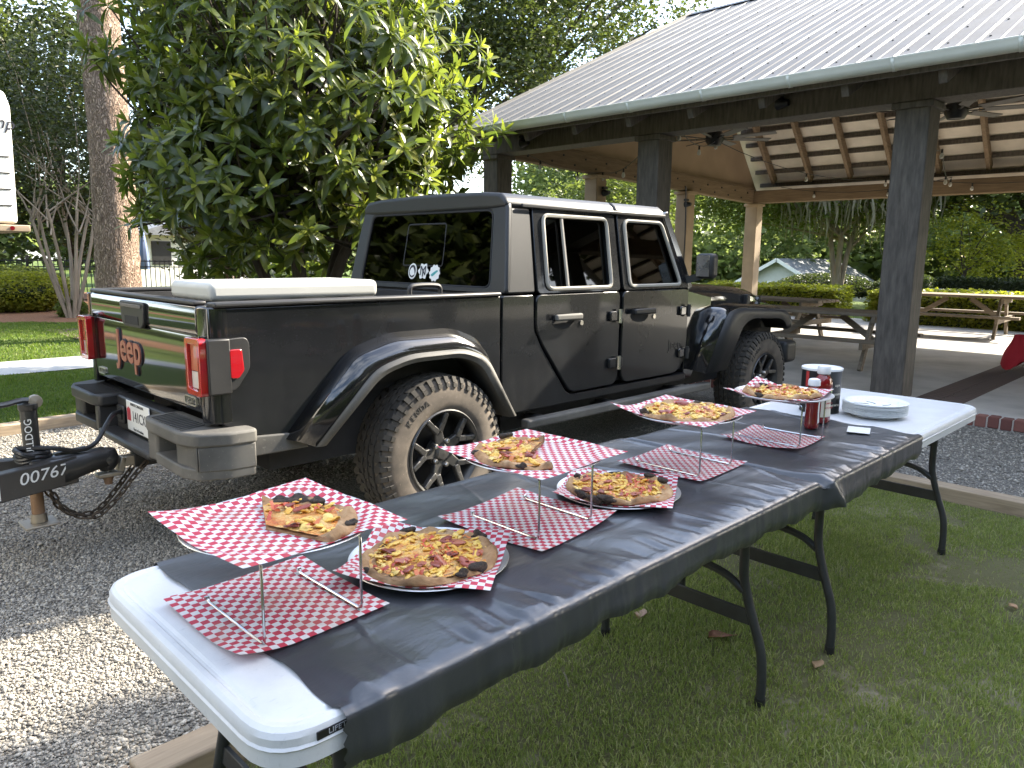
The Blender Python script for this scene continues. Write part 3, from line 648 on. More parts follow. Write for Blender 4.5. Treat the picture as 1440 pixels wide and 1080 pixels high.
# flare rails
def rail(pts, r, y): return [(a, y, b) for a, b in fillet(pts, r, 4, False)]
RB = [(-.84, .615), (-.50, .985), (-.27, 1.05), (.14, 1.05), (.335, .975), (.545, .60)]
RL = [(-.75, .585), (-.425, .905), (-.235, .955), (.12, .955), (.285, .895), (.505, .545)]
RI = [(-.70, .585), (-.39, .87), (-.215, .915), (.11, .915), (.25, .86), (.455, .545)]
FB = [(2.47, .60), (2.76, 1.06), (2.95, 1.09), (3.80, 1.05), (3.93, .98), (3.99, .90)]
FL = [(2.52, .575), (2.80, 1.02), (2.98, 1.045), (3.76, 1.0), (3.88, .94), (3.93, .86)]
FI = [(2.83, .575), (3.06, .91), (3.20, .955), (3.70, .93), (3.80, .89), (3.84, .83)]
for s in (-1, 1):
    # bed side with arch opening
    arch = fillet([(-.80, .63), (-.48, .965), (-.27, 1.03), (.14, 1.03), (.325, .96), (.50, .64)], .1, 4, False)
    o = side(fillet([(.502, 1.205), (-1.10, 1.205), (-1.115, .72), (-1.0, .652)], .02, 2, False) + arch + [(.502, .66)], .80, .05, s).build('bed_side', 'paint_dusty', J, .012, 3)
    MB().box(-1.12, .50, s * .812 if s < 0 else .73, s * .73 if s < 0 else .812, 1.206, 1.228).build('rail_cap', 'trim_plastic', J, .008)
    side([(-1.01, .652), (-.80, .638), (-.72, .56), (-1.01, .562)], .815, .04, s).build('sill_trim', 'trim_dirty', J, .006)
    # rounded rear corner post
    cp = [(-1.15, .70), (-1.158, .73), (-1.14, .785), (-1.10, .802), (-1.06, .80), (-1.06, .70)]
    MB().prism(cp, lambda a, b, t: (a, s * b, .72 + .488 * t)).build('corner_post', 'paint', J, .006)
    # flares: painted slope and plastic lip
    for nm, B_, L_, I_ in (('r', RB, RL, RI), ('f', FB, FL, FI)):
        yb = .803 if nm == 'r' else .70
        mb = MB(); mb.loft([rail(B_, .07, s * yb), rail([(a * .5 + c * .5, b * .5 + d * .5 + .004) for (a, b), (c, d) in zip(B_, L_)], .07, s * (yb * .44 + .925 * .56)), rail(L_, .07, s * .925)]); mb.sm = True
        fl = mb.build('fender_flare', 'paint', J, solid=.006, angle=50)
        mb = MB(); mb.loft([rail(L_, .07, s * .928), rail([(a * .5 + c * .5, b * .5 + d * .5) for (a, b), (c, d) in zip(L_, I_)], .07, s * .938), rail(I_, .07, s * .926), rail(I_, .07, s * .72)]); mb.sm = True
        mb.build('lip', 'trim_dirty' if nm == 'r' else 'trim_plastic', fl, solid=.006, angle=50)
    # wheel house
    for x0, x1 in ((-.86, .56), (2.62, 4.0)):
        MB().box(x0, x1, s * .70 if s < 0 else .30, s * .30 if s < 0 else .70, .45, 1.0).build('wheel_house', 'interior', J)
    # cab side below the belt, behind the doors
    side(fillet([(.518, 1.206), (.775, 1.206), (.785, 1.0), (.84, .90), (1.075, .60), (1.13, .572), (2.45, .572), (2.45, .52), (.585, .52), (.518, .68)], .01, 1), .798, .06, s).build('cab_side', 'paint_dusty', J, .006)
    side([(2.446, 1.19), (2.446, .52), (2.56, .53), (2.74, .80), (2.80, 1.05), (2.80, 1.13)], .78, .06, s).build('cowl_side', 'paint', J, .006)
    side([(.80, 1.19), (2.43, 1.19), (2.43, .60), (1.12, .60)], .765, .02, s).build('door_opening', 'interior', J)
    # hardtop quarter
    side(fillet([(.555, 1.216), (.785, 1.216), (.825, 1.70), (.635, 1.70)], .015, 2), .80, .05, s).build('hardtop_quarter', 'hardtop', J, .01)
    # doors
    def door(lower, outer, inner, glass_mat, split=None):
        d = side(fillet(lower, .045, 3), .806, .04, s).build('door', 'paint_dusty', J, .007, 2)
        side_ring(outer, inner, .806, .035, s).build('window_frame', 'paint_dusty', d, .004)
        cl = [(x, s * (.812 - lean(z)), z) for x, z in inner]; MB().tube(cl, .0125, 6, True).build('window_seal', 'seal', d)
        g = side(inner, .785, .004, s).build('window_glass', glass_mat, d)
        if split:
            MB().tube([(split, s * (.806 - lean(1.232)), 1.232), (split + .012, s * (.806 - lean(1.662)), 1.662)], .011, 6).build('divider', 'seal', d)
        return d
    n4 = lambda p: fillet(p, .045, 4)
    d1 = door([(.79, 1.206), (.79, 1.0), (.85, .905), (1.09, .612), (1.14, .585), (1.56, .588), (1.598, .64), (1.598, 1.206)],
              fillet([(.80, 1.212), (1.60, 1.212), (1.618, 1.712), (.838, 1.712)], .03, 4), n4([(.885, 1.236), (1.50, 1.236), (1.522, 1.668), (.915, 1.668)]), 'tint_glass', 1.075)
    d2 = door([(1.63, 1.206), (1.63, .64), (1.68, .588), (2.30, .588), (2.40, .66), (2.43, .80), (2.43, 1.206)],
              fillet([(1.632, 1.212), (2.435, 1.212), (2.19, 1.712), (1.65, 1.712)], .03, 4), n4([(1.70, 1.236), (2.315, 1.236), (2.15, 1.668), (1.715, 1.668)]), 'clear_glass')
    for d, x in ((d1, .93), (d2, 1.72)):
        pk = MB().lathe([(.0, -.002), (.06, 0), (.062, .006)], 16, (x + .10, s * .808, 1.045), 'y'); 
        for i, p in enumerate(pk.v): pk.v[i] = (x + .10 + (p[0] - x - .10) * 1.7, p[1], 1.035 + (p[2] - 1.045) * .75)
        pk.build('handle_cup', 'interior', d)
        MB().box(x - .01, x + .235, min(s * .828, s * .856), max(s * .828, s * .856), 1.045, 1.085).build('door_handle', 'trim_dirty' if d is d1 else 'trim_plastic', d, .012, 3)
        for xx in (x + .01, x + .2): MB().box(xx, xx + .03, min(s * .80, s * .84), max(s * .80, s * .84), 1.05, 1.08).build('handle_mount', 'trim_plastic', d)
        MB().lathe([(.016, 0), (.014, .006), (0, .007)], 12, (x + .27, s * .806 - (.007 if s < 0 else 0), 1.02), 'y').build('lock', 'bright_metal', d)
    for x in (1.575, 2.405):
        for z in (1.045, .735):
            h = MB().box(x - .10, x + .045, min(s * .803, s * .828), max(s * .803, s * .828), z - .033, z + .033).build('door_hinge', 'paint_dusty' if x < 2 else 'paint', J, .008)
            MB().tube([(x - .005, s * .832, z - .045), (x - .005, s * .832, z + .045)], .014, 8).build('pin', 'bright_metal' if x < 2 else 'trim_plastic', h)
    # rock rail
    MB().box(.64, 2.66, min(s * .83, s * .90), max(s * .83, s * .90), .435, .49).build('rock_rail', 'trim_dirty', J, .014, 3)
    for x in (.8, 1.5, 2.3): MB().box(x, x + .06, min(s * .5, s * .84), max(s * .5, s * .84), .44, .48).build('rail_bracket', 'iron', J)
    # mirror
    m_ = MB().box(2.43, 2.53, min(s * .84, s * .985), max(s * .84, s * .985), 1.28, 1.46).build('mirror', 'trim_plastic', J, .03, 3)
    MB().box(2.424, 2.4285, min(s * .862, s * .963), max(s * .862, s * .963), 1.295, 1.445).build('mirror_glass', 'steel', m_); MB().beam((2.42, s * .77, 1.26), (2.48, s * .88, 1.30), .05, .05).build('mirror_arm', 'trim_plastic', m_)
    # A pillar
    MB().beam((2.47, s * .765, 1.20), (2.20, s * .695, 1.735), .07, .06, (0, s, 0)).build('pillar', 'paint', J, .008)
    # tail lamp: red frame, lenses, wrap-round housing, side marker
    hz = MB().prism(fillet([(-1.162, 1.075), (-1.0, 1.082), (-.985, 1.06), (-.985, .95), (-1.05, .862), (-1.162, .855)], .02, 2), lambda a, b, t: (a, s * (.80 + .022 * (1 - t)), b)).build('lamp_housing', 'trim_plastic', J, .008)
    MB().prism(fillet([(-1.075, 1.035), (-1.022, 1.035), (-1.015, .945), (-1.04, .912), (-1.075, .915)], .008, 2), lambda a, b, t: (a, s * (.824 + .006 * t), b)).build('side_marker', 'red_lens', hz, .003)
    MB().box(-1.166, -1.07, min(s * .675, s * .829), max(s * .675, s * .829), .852, 1.081).build('lamp_body', 'trim_plastic', hz, .006)
    fr = lambda a, b, t: (-1.195 + .034 * t, s * a, b)
    tl = MB().ring(fillet([(.665, .845), (.815, .845), (.815, 1.085), (.665, 1.085)], .022, 3), fillet([(.690, .872), (.79, .872), (.79, 1.058), (.690, 1.058)], .015, 3), fr).build('tail_lamp', 'red_lens', J, .004)
    MB().box(-1.180, -1.165, min(s * .692, s * .788), max(s * .692, s * .788), .948, 1.056).build('lens', 'amber_lens', tl); MB().box(-1.179, -1.164, min(s * .692, s * .788), max(s * .692, s * .788), .874, .944).build('lens', 'white_lens', tl)
    MB().box(-1.162, -1.15, min(s * .67, s * .81), max(s * .67, s * .81), .85, 1.08).build('backing', 'dark_red', tl)
# tailgate
prof = [(-1.10, 1.212), (-1.142, 1.212), (-1.150, 1.20), (-1.152, 1.105), (-1.140, 1.085), (-1.149, 1.05), (-1.150, .80), (-1.142, .755), (-1.10, .745)]
tg = MB().prism(prof, lambda a, b, t: (a, -.692 + 1.384 * t, b)).build('tailgate', 'paint', J, .006)
MB().box(-1.155, -1.10, -.69, .69, 1.213, 1.23).build('rail_cap', 'trim_plastic', tg, .006)
hd = MB().prism(fillet([(-.16, 1.195), (.16, 1.195), (.145, 1.09), (.11, 1.07), (-.11, 1.07), (-.145, 1.09)], .012, 2), lambda a, b, t: (-1.166 + .02 * t, a + .03, b)).build('tailgate_handle', 'trim_plastic', tg, .006)
MB().box(-1.172, -1.1665, -.11, .17, 1.165, 1.183).build('handle_strip', 'trim_dirty', hd, .003); MB().box(-1.1685, -1.1665, -.06, .12, 1.085, 1.125).build('handle_recess', 'interior', hd)
MR = lambda y, z, x=-1.1545: frame((x, y, z), (0, -1, 0), (0, 0, 1))
meshobj('emblem', text_mesh('Jeep', .215, .006, .93, bold=.004), 'letter_red', tg, MR(.135, .955)); meshobj('emblem_backing', text_mesh('Jeep', .215, .003, .93, bold=.011), 'ink', tg, MR(.135, .955, -1.1515))
def badge(y, z, w_, h, txt):
    b = MB().ring(fillet([(y - w_, z - h), (y + w_, z - h), (y + w_, z + h), (y - w_, z + h)], .012, 3), fillet([(y - w_ + .006, z - h + .006), (y + w_ - .006, z - h + .006), (y + w_ - .006, z + h - .006), (y - w_ + .006, z + h - .006)], .009, 3), lambda a, c, t: (-1.1575 + .006 * t, a, c)).build('badge', 'bright_metal', tg)
    meshobj('lettering', text_mesh(txt, .03, .002), 'bright_metal', b, MR(y, z, -1.155))
badge(-.60, .80, .062, .021, 'SPORT'); badge(.585, .795, .05, .018, '4x4')
# bed: floor, front wall, inner walls
MB().box(-1.10, .52, -.72, .72, .76, .80).build('bed_floor', 'bed_liner', J); MB().box(.45, .50, -.745, .745, .80, 1.205).build('bed_front', 'bed_liner', J)
for s in (-1, 1): MB().box(-1.10, .45, min(s * .70, s * .745), max(s * .70, s * .745), .80, 1.204).build('bed_lining', 'bed_liner', J)
MB().tube(curve([(-.02, -.66, 1.20), (-.02, -.66, 1.255), (.02, -.66, 1.27), (.14, -.66, 1.27), (.18, -.66, 1.255), (.18, -.66, 1.20)], 5), .013, 8).build('tie_down', 'trim_plastic', J)
# cab shell: hardtop roof, rear wall, glass, windscreen
RP = [(-.712, 1.70), (-.706, 1.745), (-.66, 1.782), (-.5, 1.795), (0, 1.805), (.5, 1.795), (.66, 1.782), (.706, 1.745), (.712, 1.70), (.60, 1.69), (-.60, 1.69)]
MB().prism(RP, lambda a, b, t: (.625 if t == 0 else 1.635, a, b)).build('roof', 'hardtop', J, .028, 4); MB().prism(RP, lambda a, b, t: (1.642 if t == 0 else 2.215, a, b)).build('roof', 'hardtop', J, .018, 3)
for s in (-1, 1): MB().beam((.74, s * .722, 1.715), (2.2, s * .722, 1.715), .016, .022).build('drip_rail', 'hardtop', J, .005)
rw = lambda a, b, t: (.543 + (b - 1.21) * .18 + .045 * t, a, b)
rear_o = fillet([(-.80, 1.214), (.80, 1.214), (.705, 1.765), (-.705, 1.765)], [.03, .03, .07, .07], 4); rear_i = fillet([(-.655, 1.245), (.655, 1.245), (.60, 1.688), (-.60, 1.688)], .05, 4)
rwall = MB().ring(rear_o, rear_i, rw).build('rear_wall', 'hardtop', J, .02, 3)
for i in range(1): 
    rg_ = MB().prism(rear_i, lambda a, b, t: (.552 + (b - 1.21) * .18 + .004 * t, a, b)).build('rear_window', 'tint_glass', rwall); MB().tube([(.549 + (b - 1.21) * .18, a, b) for a, b in rear_i], .007, 6, True).build('seal', 'interior', rwall)
    sl = fillet([(-.20, 1.36), (.20, 1.36), (.19, 1.62), (-.19, 1.62)], .02, 3); MB().tube([(.556 + (b - 1.21) * .18, a, b) for a, b in sl], .007, 6, True).build('slider_frame', 'interior', rwall)
# three white stickers on the glass
GX = lambda z: .548 + (z - 1.21) * .18
def sticker(y, z, pts, m='plate_white', dx=0): return MB().prism(pts, lambda a, b, t: (GX(z + b) - .001 * t - dx, y - a, z + b)).build('sticker', m, rwall)
circ = lambda r, n=20, w_=0, k=0: [(r * (1 + w_ * math.cos(k * 2 * PI * i / n)) * math.cos(2 * PI * i / n), r * (1 + w_ * math.cos(k * 2 * PI * i / n)) * math.sin(2 * PI * i / n)) for i in range(n)]
s1 = sticker(.085, 1.325, [(a * .85, b) for a, b in circ(.05)]); MB().prism([(a * .85, b) for a, b in circ(.04)], lambda a, b, t: (GX(1.325 + b) - .002 - .0006 * t, .085 - a, 1.325 + b)).build('print', 'ink', s1); MB().prism([(-.02, -.02), (.0, -.03), (.028, -.02), (.02, .005), (.005, .025), (-.012, .02), (-.026, .0)], lambda a, b, t: (GX(1.325 + b) - .003 - .0006 * t, .085 - a, 1.325 + b)).build('print', 'plate_white', s1)
s2 = sticker(-.025, 1.327, circ(.047, 24, .16, 6)); meshobj('print', text_mesh('N', .085, .0005), 'ink', s2, frame((GX(1.327) - .0032, -.025, 1.327), (0, -1, 0), (.18, 0, 1))); meshobj('print', text_mesh('Y', .10, .0005), 'ink', s2, frame((GX(1.327) - .0042, -.025, 1.322), (0, -1, 0), (.18, 0, 1)))
s3 = sticker(-.14, 1.318, circ(.05, 40, .09, 10)); MB().prism([(-.035, -.012), (-.01, .004), (.02, .018), (.036, .014), (.018, .002), (.0, -.012), (-.02, -.022)], lambda a, b, t: (GX(1.318 + b) - .002 - .0006 * t, -.14 - a, 1.318 + b)).build('print', 'teal_ink', s3)
# windscreen, cowl, hood, grille, front bumper
ws = lambda a, b, t: (2.475 - (b - 1.21) * .50 + .006 * t, a, b)
MB().prism([(-.70, 1.235), (.70, 1.235), (.655, 1.69), (-.655, 1.69)], ws).build('windscreen', 'clear_glass', J); MB().beam((2.215, -.70, 1.72), (2.215, .70, 1.72), .07, .05).build('windscreen_frame', 'paint', J, .01); MB().beam((2.475, -.76, 1.205), (2.475, .76, 1.205), .08, .06).build('windscreen_frame', 'paint', J, .01)
hs_ = []
for x, hw, z in ((2.47, .665, 1.195), (2.8, .655, 1.198), (3.2, .64, 1.188), (3.55, .62, 1.17), (3.80, .605, 1.14), (3.93, .595, 1.10), (3.99, .59, 1.03)):
    hs_.append([(x, y, zz) for y, zz in [(-hw, z - .20), (-hw, z - .05), (-hw + .02, z - .012), (-hw + .08, z + .012), (-.25, z + .035), (0, z + .05), (.25, z + .035), (hw - .08, z + .012), (hw - .02, z - .012), (hw, z - .05), (hw, z - .20)]])
mb = MB(); mb.loft(hs_); mb.sm = True; hood = mb.build('hood', 'paint', J, angle=60)
for s in (-1, 1):
    MB().box(3.62, 3.68, min(s * .60, s * .65), max(s * .60, s * .65), 1.03, 1.12).build('hood_latch', 'trim_plastic', hood, .006)
    MB().box(2.46, 3.95, min(s * .52, s * .645), max(s * .52, s * .645), .62, 1.02).build('inner_fender', 'interior', J)
    MB().lathe([(.10, 0), (.10, .03), (.085, .035), (0, .02)], 20, (3.985, s * .42, .93), 'x').build('headlight', 'white_lens', J)
    MB().box(2.84, 2.90, min(s * .652, s * .668), max(s * .652, s * .668), .92, 1.06).build('fender_vent', 'trim_plastic', J, .006)
MB().box(3.93, 3.99, -.60, .60, .70, 1.09).build('grille', 'paint', J, .02)
for i in range(7): MB().box(3.988, 3.996, -.27 + i * .09 - .022, -.27 + i * .09 + .022, .80, 1.02).build('grille_slot', 'interior', J)
MB().box(4.0, 4.22, -.86, .86, .50, .70).build('front_bumper', 'trim_plastic', J, .04, 3)
MB().tube(curve([(2.62, -.62, 1.18), (2.62, -.63, 1.6), (2.60, -.63, 1.95)], 4), .004, 5).build('antenna', 'iron', J)
meshobj('lettering', text_mesh('Jeep', .10, .002), 'trim_plastic', J, frame((2.27, -.8075, .80), (1, 0, 0), (0, 0, 1)))
# interior
MB().box(.60, 2.62, -.70, .70, .46, .52).build('cab_floor', 'interior', J); MB().box(2.28, 2.44, -.70, .70, .95, 1.24).build('dashboard', 'interior', J, .03)
MB().box(.56, .60, -.76, .76, .5, 1.22).build('cab_back', 'interior', J)
for s in (-1, 1):
    for x in (1.90, 1.20):
        st = MB().box(x - .25, x + .25, s * .40 - .25, s * .40 + .25, .62, .85).build('seat', 'seat_fabric', J, .05, 3); MB().beam((x - .24, s * .40, .85), (x - .36, s * .40, 1.38), .46, .14, (1, 0, 0)).build('seat_back', 'seat_fabric', st, .05, 3); MB().beam((x - .37, s * .40, 1.41), (x - .39, s * .40, 1.60), .26, .09, (1, 0, 0)).build('headrest', 'seat_fabric', st, .04, 3)
MB().lathe([(.17, -.012), (.185, 0), (.17, .012), (.155, 0), (.17, -.012)], 20, (2.14, .38, 1.14), 'x', False).build('steering_wheel', 'interior', J)
MB().beam((2.25, -.02, 1.62), (2.23, -.02, 1.55), .22, .06).build('rear_view_mirror', 'interior', J)
for s in (-1, 1): MB().tube([(.75, s * .60, .9), (.80, s * .60, 1.64), (2.12, s * .60, 1.66)], .028, 8).build('roll_bar', 'interior', J)
# chassis
for s in (-1, 1): MB().box(-1.05, 4.0, s * .42 - .04, s * .42 + .04, .46, .58).build('chassis_rail', 'iron', J)
for x in (0, 3.487): MB().tube([(x, -.7, .41), (x, .7, .41)], .05, 10).build('axle', 'iron', J); MB().lathe([(0, -.16), (.12, -.1), (.15, 0), (.12, .1), (0, .16)], 12, (x, .1, .41), 'y').build('differential', 'iron', J)
MB().box(.7, 2.5, -.6, .6, .36, .47).build('underbody', 'interior', J); MB().tube([(-.9, -.3, .45), (-.6, -.25, .47), (.6, -.2, .42)], .035, 10).build('exhaust', 'steel', J)
# rear bumper
bp = thing  # (parts below hang on the pickup)
bump = MB().box(-1.17, -1.09, -.45, .45, .50, .70).build('rear_bumper', 'trim_plastic', J, .01)
for s in (-1, 1):
    top = [(-1.255, .32), (-1.275, .40), (-1.275, .74), (-1.24, .84), (-1.12, .895), (-1.0, .90), (-1.0, .80), (-1.09, .78), (-1.09, .32)]
    fn = lambda a, b, t: (a, s * b, (.64 if True else 0) + .068 * t - (0 if t else 0))
    e = MB().prism(fillet(top, .02, 2), lambda a, b, t: (a, s * b, .645 + .06 * t)).build('bumper_end', 'trim_dirty' if s < 0 else 'trim_plastic', bump, .012, 3)
    MB().prism(fillet([(-1.20, .36), (-1.255, .42), (-1.265, .74), (-1.23, .835), (-1.12, .885), (-1.01, .892), (-1.01, .84), (-1.12, .82), (-1.15, .78), (-1.15, .40)], .01, 1), lambda a, b, t: (a, s * b, .505 + .05 * t)).build('lower_lip', 'trim_dirty' if s < 0 else 'trim_plastic', e, .01)
    MB().prism([(-1.13, .70), (-1.235, .835), (-1.24, .76), (-1.25, .66), (-1.24, .64), (-1.12, .64)], lambda a, b, t: (a, s * b, .54 + .12 * t)).build('side_panel', 'trim_dirty' if s < 0 else 'trim_plastic', e, .008)
    MB().prism([(-1.235, .835), (-1.12, .888), (-1.01, .895), (-1.01, .82), (-1.13, .78)], lambda a, b, t: (a, s * b, .54 + .11 * t)).build('side_panel', 'trim_dirty' if s < 0 else 'trim_plastic', e, .008)
    MB().prism([(-1.11, .34), (-1.26, .345), (-1.25, .43), (-1.13, .45)], lambda a, b, t: (a, s * b, .51 + .15 * t)).build('inner_cheek', 'trim_dirty' if s < 0 else 'trim_plastic', e, .012)
    MB().box(-1.13, -1.10, min(s * .44, s * .66), max(s * .44, s * .66), .54, .66).build('pocket', 'interior', e); MB().box(-1.137, -1.131, min(s * .56, s * .61), max(s * .56, s * .61), .57, .63).build('reflector', 'dark_red', e)
    for k in range(12): MB().beam((-1.255, s * (.40 + k * .03), .7065), (-1.14, s * (.36 + k * .03), .7065), .007, .006).build('step_rib', 'trim_plastic' if s > 0 else 'trim_dirty', e)
MB().box(-1.265, -1.17, -.36, .36, .497, .535).build('step', 'trim_plastic', bump, .014)
pl = MB().box(-1.182, -1.176, -.155, .155, .548, .70).build('licence_plate', 'plate_white', bump, .003)
PR = lambda y, z: frame((-1.1832, y, z), (0, -1, 0), (0, 0, 1))
meshobj('lettering', text_mesh('141CXS', .075, .0004, .82), 'ink', pl, PR(-.03, .625)); meshobj('lettering', text_mesh('First in Freedom', .020, .0004), 'ink', pl, PR(0, .563)); meshobj('lettering', text_mesh('NORTH CAROLINA', .020, .0004), 'ink', pl, PR(0, .686))
MB().prism([(.095, .60), (.145, .60), (.145, .655), (.125, .67), (.095, .66)], lambda a, b, t: (-1.1828 - .0004 * t, a, b)).build('plate_emblem', 'plate_red', pl)
for s in (-1,): 
    sk = MB().box(-1.184, -1.17, .20, .30, .565, .655).build('trailer_socket', 'trim_plastic', bump, .01); MB().box(-1.19, -1.185, .22, .28, .585, .64).build('socket_lid', 'interior', sk, .004)
# hitch receiver
MB().box(-1.22, -.9, -.035, .035, .395, .465).build('receiver', 'iron', bump, .004)

# ---- wheels -------------------------------------------------------------
def wheel(x, s):
    yc = s * .79; R0 = .405; c = (x, yc, R0 + ZB)
    o = (lambda h: h * s)
    tire = MB().lathe([(r, o(h)) for r, h in [(.215, -.10), (.225, -.125), (.27, -.132), (.33, -.132), (.365, -.125), (.385, -.112), (.393, -.095), (.396, 0), (.393, .095), (.385, .112), (.365, .125), (.33, .134), (.27, .134), (.235, .128), (.215, .11)]], 64, c, 'y', False)
    w_ = tire.build('wheel', 'sidewall', J, angle=60)
    # tread blocks and shoulder lugs, joined: too many to pick apart
    mb = MB(); n = 46
    for k in range(n):
        for row, (h, wd, off) in enumerate(((-.088, .040, 0), (-.042, .036, .5), (0, .030, .1), (.042, .036, .6), (.088, .040, .25))):
            a = 2 * PI * (k + off) / n; da = 2 * PI / n * .40; tw = .012 * (1 if row % 2 else -1)
            vs = []
            for rr in (.388, .4075 if row in (1, 2, 3) else .403):
                for (u, v_) in ((-1, -1), (1, -1), (1, 1), (-1, 1)):
                    aa = a + u * da + v_ * tw * 2 + (.02 * u * v_); vs.append((c[0] + rr * math.cos(aa), c[1] + o(h + v_ * wd / 2), c[2] + rr * math.sin(aa)))
            mb.add(vs, [(0, 3, 2, 1), (4, 5, 6, 7), (0, 1, 5, 4), (1, 2, 6, 5), (2, 3, 7, 6), (3, 0, 4, 7)])
        for sg in (1, -1):
            a = 2 * PI * (k + .25) / n
            for r0_, r1_, h0, h1, wdt in ((.372, .402, .130, .112, .36), (.348, .368, .1365, .133, .30 if k % 2 else .38)):
                vs = []
                for dh in (-.012, .003):
                    for (u, rr, hh) in ((-1, r0_, h0), (1, r0_, h0), (1, r1_, h1), (-1, r1_, h1)):
                        aa = a + u * PI / n * wdt * 2 * .5 * 1.3; vs.append((c[0] + rr * math.cos(aa), c[1] + o(sg * (hh + dh)), c[2] + rr * math.sin(aa)))
                mb.add(vs, [(0, 3, 2, 1), (4, 5, 6, 7), (0, 1, 5, 4), (1, 2, 6, 5), (2, 3, 7, 6), (3, 0, 4, 7)])
    tag(mb.build('tread', 'tread', w_), kind='stuff')
    lip = MB().lathe([(r, o(h)) for r, h in [(.215, .112), (.232, .130), (.226, .137), (.214, .128), (.205, .10), (.198, .02), (.19, -.10), (.21, -.12)]], 48, c, 'y', False).build('rim', 'rim_metal', w_, angle=50)
    MB().lathe([(.02, o(.03)), (.19, o(.01)), (.19, o(.0)), (.02, o(.0))], 28, c, 'y').build('brake_disc', 'iron', w_)
    sp = MB()
    for k in range(5):
        a = PI / 2 + k * 2 * PI / 5 + .25
        pt = lambda r, b, h: Vector((c[0] + r * math.cos(a + b), c[1] + o(h), c[2] + r * math.sin(a + b)))
        sp.beam(pt(.045, 0, .085), pt(.135, 0, .10), .062, .035, (0, s, 0), .78)
        for b in (-.30, .30):
            sp.beam(pt(.120, b * .15, .10), pt(.165, b * .75, .108), .034, .034, (0, s, 0), .9); sp.beam(pt(.158, b * .7, .107), pt(.215, b * 1.02, .118), .030, .032, (0, s, 0), .9)
    for i in range(1): sp.build('spokes', 'rim_metal', lip, .005, 2)
    MB().lathe([(0, o(.118)), (.034, o(.115)), (.044, o(.10)), (.078, o(.09)), (.08, o(.06))], 24, c, 'y').build('hub', 'rim_metal', lip)
    for k in range(5):
        a = PI / 2 + .25 + PI / 5 + k * 2 * PI / 5; MB().lathe([(.0135, o(.085)), (.0135, o(.118)), (.009, o(.124)), (0, o(.124))], 6, (c[0] + .066 * math.cos(a), c[1], c[2] + .066 * math.sin(a)), 'y').build('lug_nut', 'bright_metal', lip)
    # raised brand letters on the sidewall
    for i, ch in enumerate('KENDA'):
        a = PI * .78 - i * .115; rr = .302
        M = frame((c[0] + rr * math.cos(a) * (1), c[1] + o(.1355), c[2] + rr * math.sin(a)), (math.sin(a), 0, -math.cos(a)) if s < 0 else (-math.sin(a), 0, math.cos(a)), (math.cos(a), 0, math.sin(a)))
        if s < 0: meshobj('letter', text_mesh(ch, .046, .0015), 'tread', w_, M)
for x in (0, 3.487):
    for s in (-1, 1): wheel(x, s)

# ---- cooler standing in the bed
plain('cooler_white', (.40, .40, .375), .45, var=.05, scale=3)
ck = thing('cooler', 'large white cooler standing in the truck bed', 'cooler', (-.66, -.46, .80))
MB().box(-1.06, -.26, -.675, -.27, .801, 1.215).build('body', 'cooler_white', ck, .03, 3)
MB().box(-1.085, -.235, -.69, -.255, 1.222, 1.305).build('lid', 'cooler_white', ck, .028, 4)
for x in (-.9, -.66, -.42): MB().box(x - .03, x + .03, -.697, -.676, 1.205, 1.225).build('latch', 'trim_plastic', ck, .003)

# ================================================================ the trailer behind the pickup
dusty('trailer_paint', (.012, .012, .013), DUST, .18, .3, .4); t_ = NT('chalk'); t_.set(col=(.75, .74, .70), rough=.8); dusty('rust', (.20, .11, .06), (.3, .22, .15), .5, .8, 0, 20); plain('zinc', (.35, .31, .25), .5, metal=.7)
tr = thing('trailer', 'black steel trailer tongue with jack, coupled to the pickup', 'trailer', (-2.6, 0, 0)); TZ = .44
for s in (-1, 1): MB().beam((-1.48, s * .03, TZ), (-3.3, s * .62, TZ), .055, .125).build('tongue_rail', 'trailer_paint', tr, .006)
for x, y in ((-3.3, .78),): MB().beam((x, -.9, TZ), (x, .9, TZ), .06, .12).build('cross_member', 'trailer_paint', tr, .005)
MB().box(-4.6, -3.33, -.95, .95, .38, .52).build('deck', 'trailer_paint', tr); MB().box(-4.6, -3.45, -.9, .9, .53, 2.2).build('cargo_box', 'white_paint', tr, .02)
# coupler with ball socket
cs = []
for x, w_, z0, z1 in ((-1.66, .075, .385, .505), (-1.52, .07, .395, .505), (-1.42, .05, .415, .50), (-1.345, .045, .43, .505), (-1.30, .03, .44, .485)):
    cs.append([(x, -w_, z0), (x, -w_, z1 - .02), (x, -w_ * .6, z1), (x, w_ * .6, z1), (x, w_, z1 - .02), (x, w_, z0)])
mb = MB(); mb.loft(cs); mb.sm = True; cp_ = mb.build('coupler', 'trailer_paint', tr, solid=.012, angle=50)
MB().lathe([(.03, .40), (.05, .43), (.055, .46), (.04, .50), (0, .512)], 18, (-1.335, 0, 0)).build('ball_socket', 'trailer_paint', cp_); MB().beam((-1.55, 0, .515), (-1.42, 0, .525), .03, .012).build('latch', 'trailer_paint', cp_)
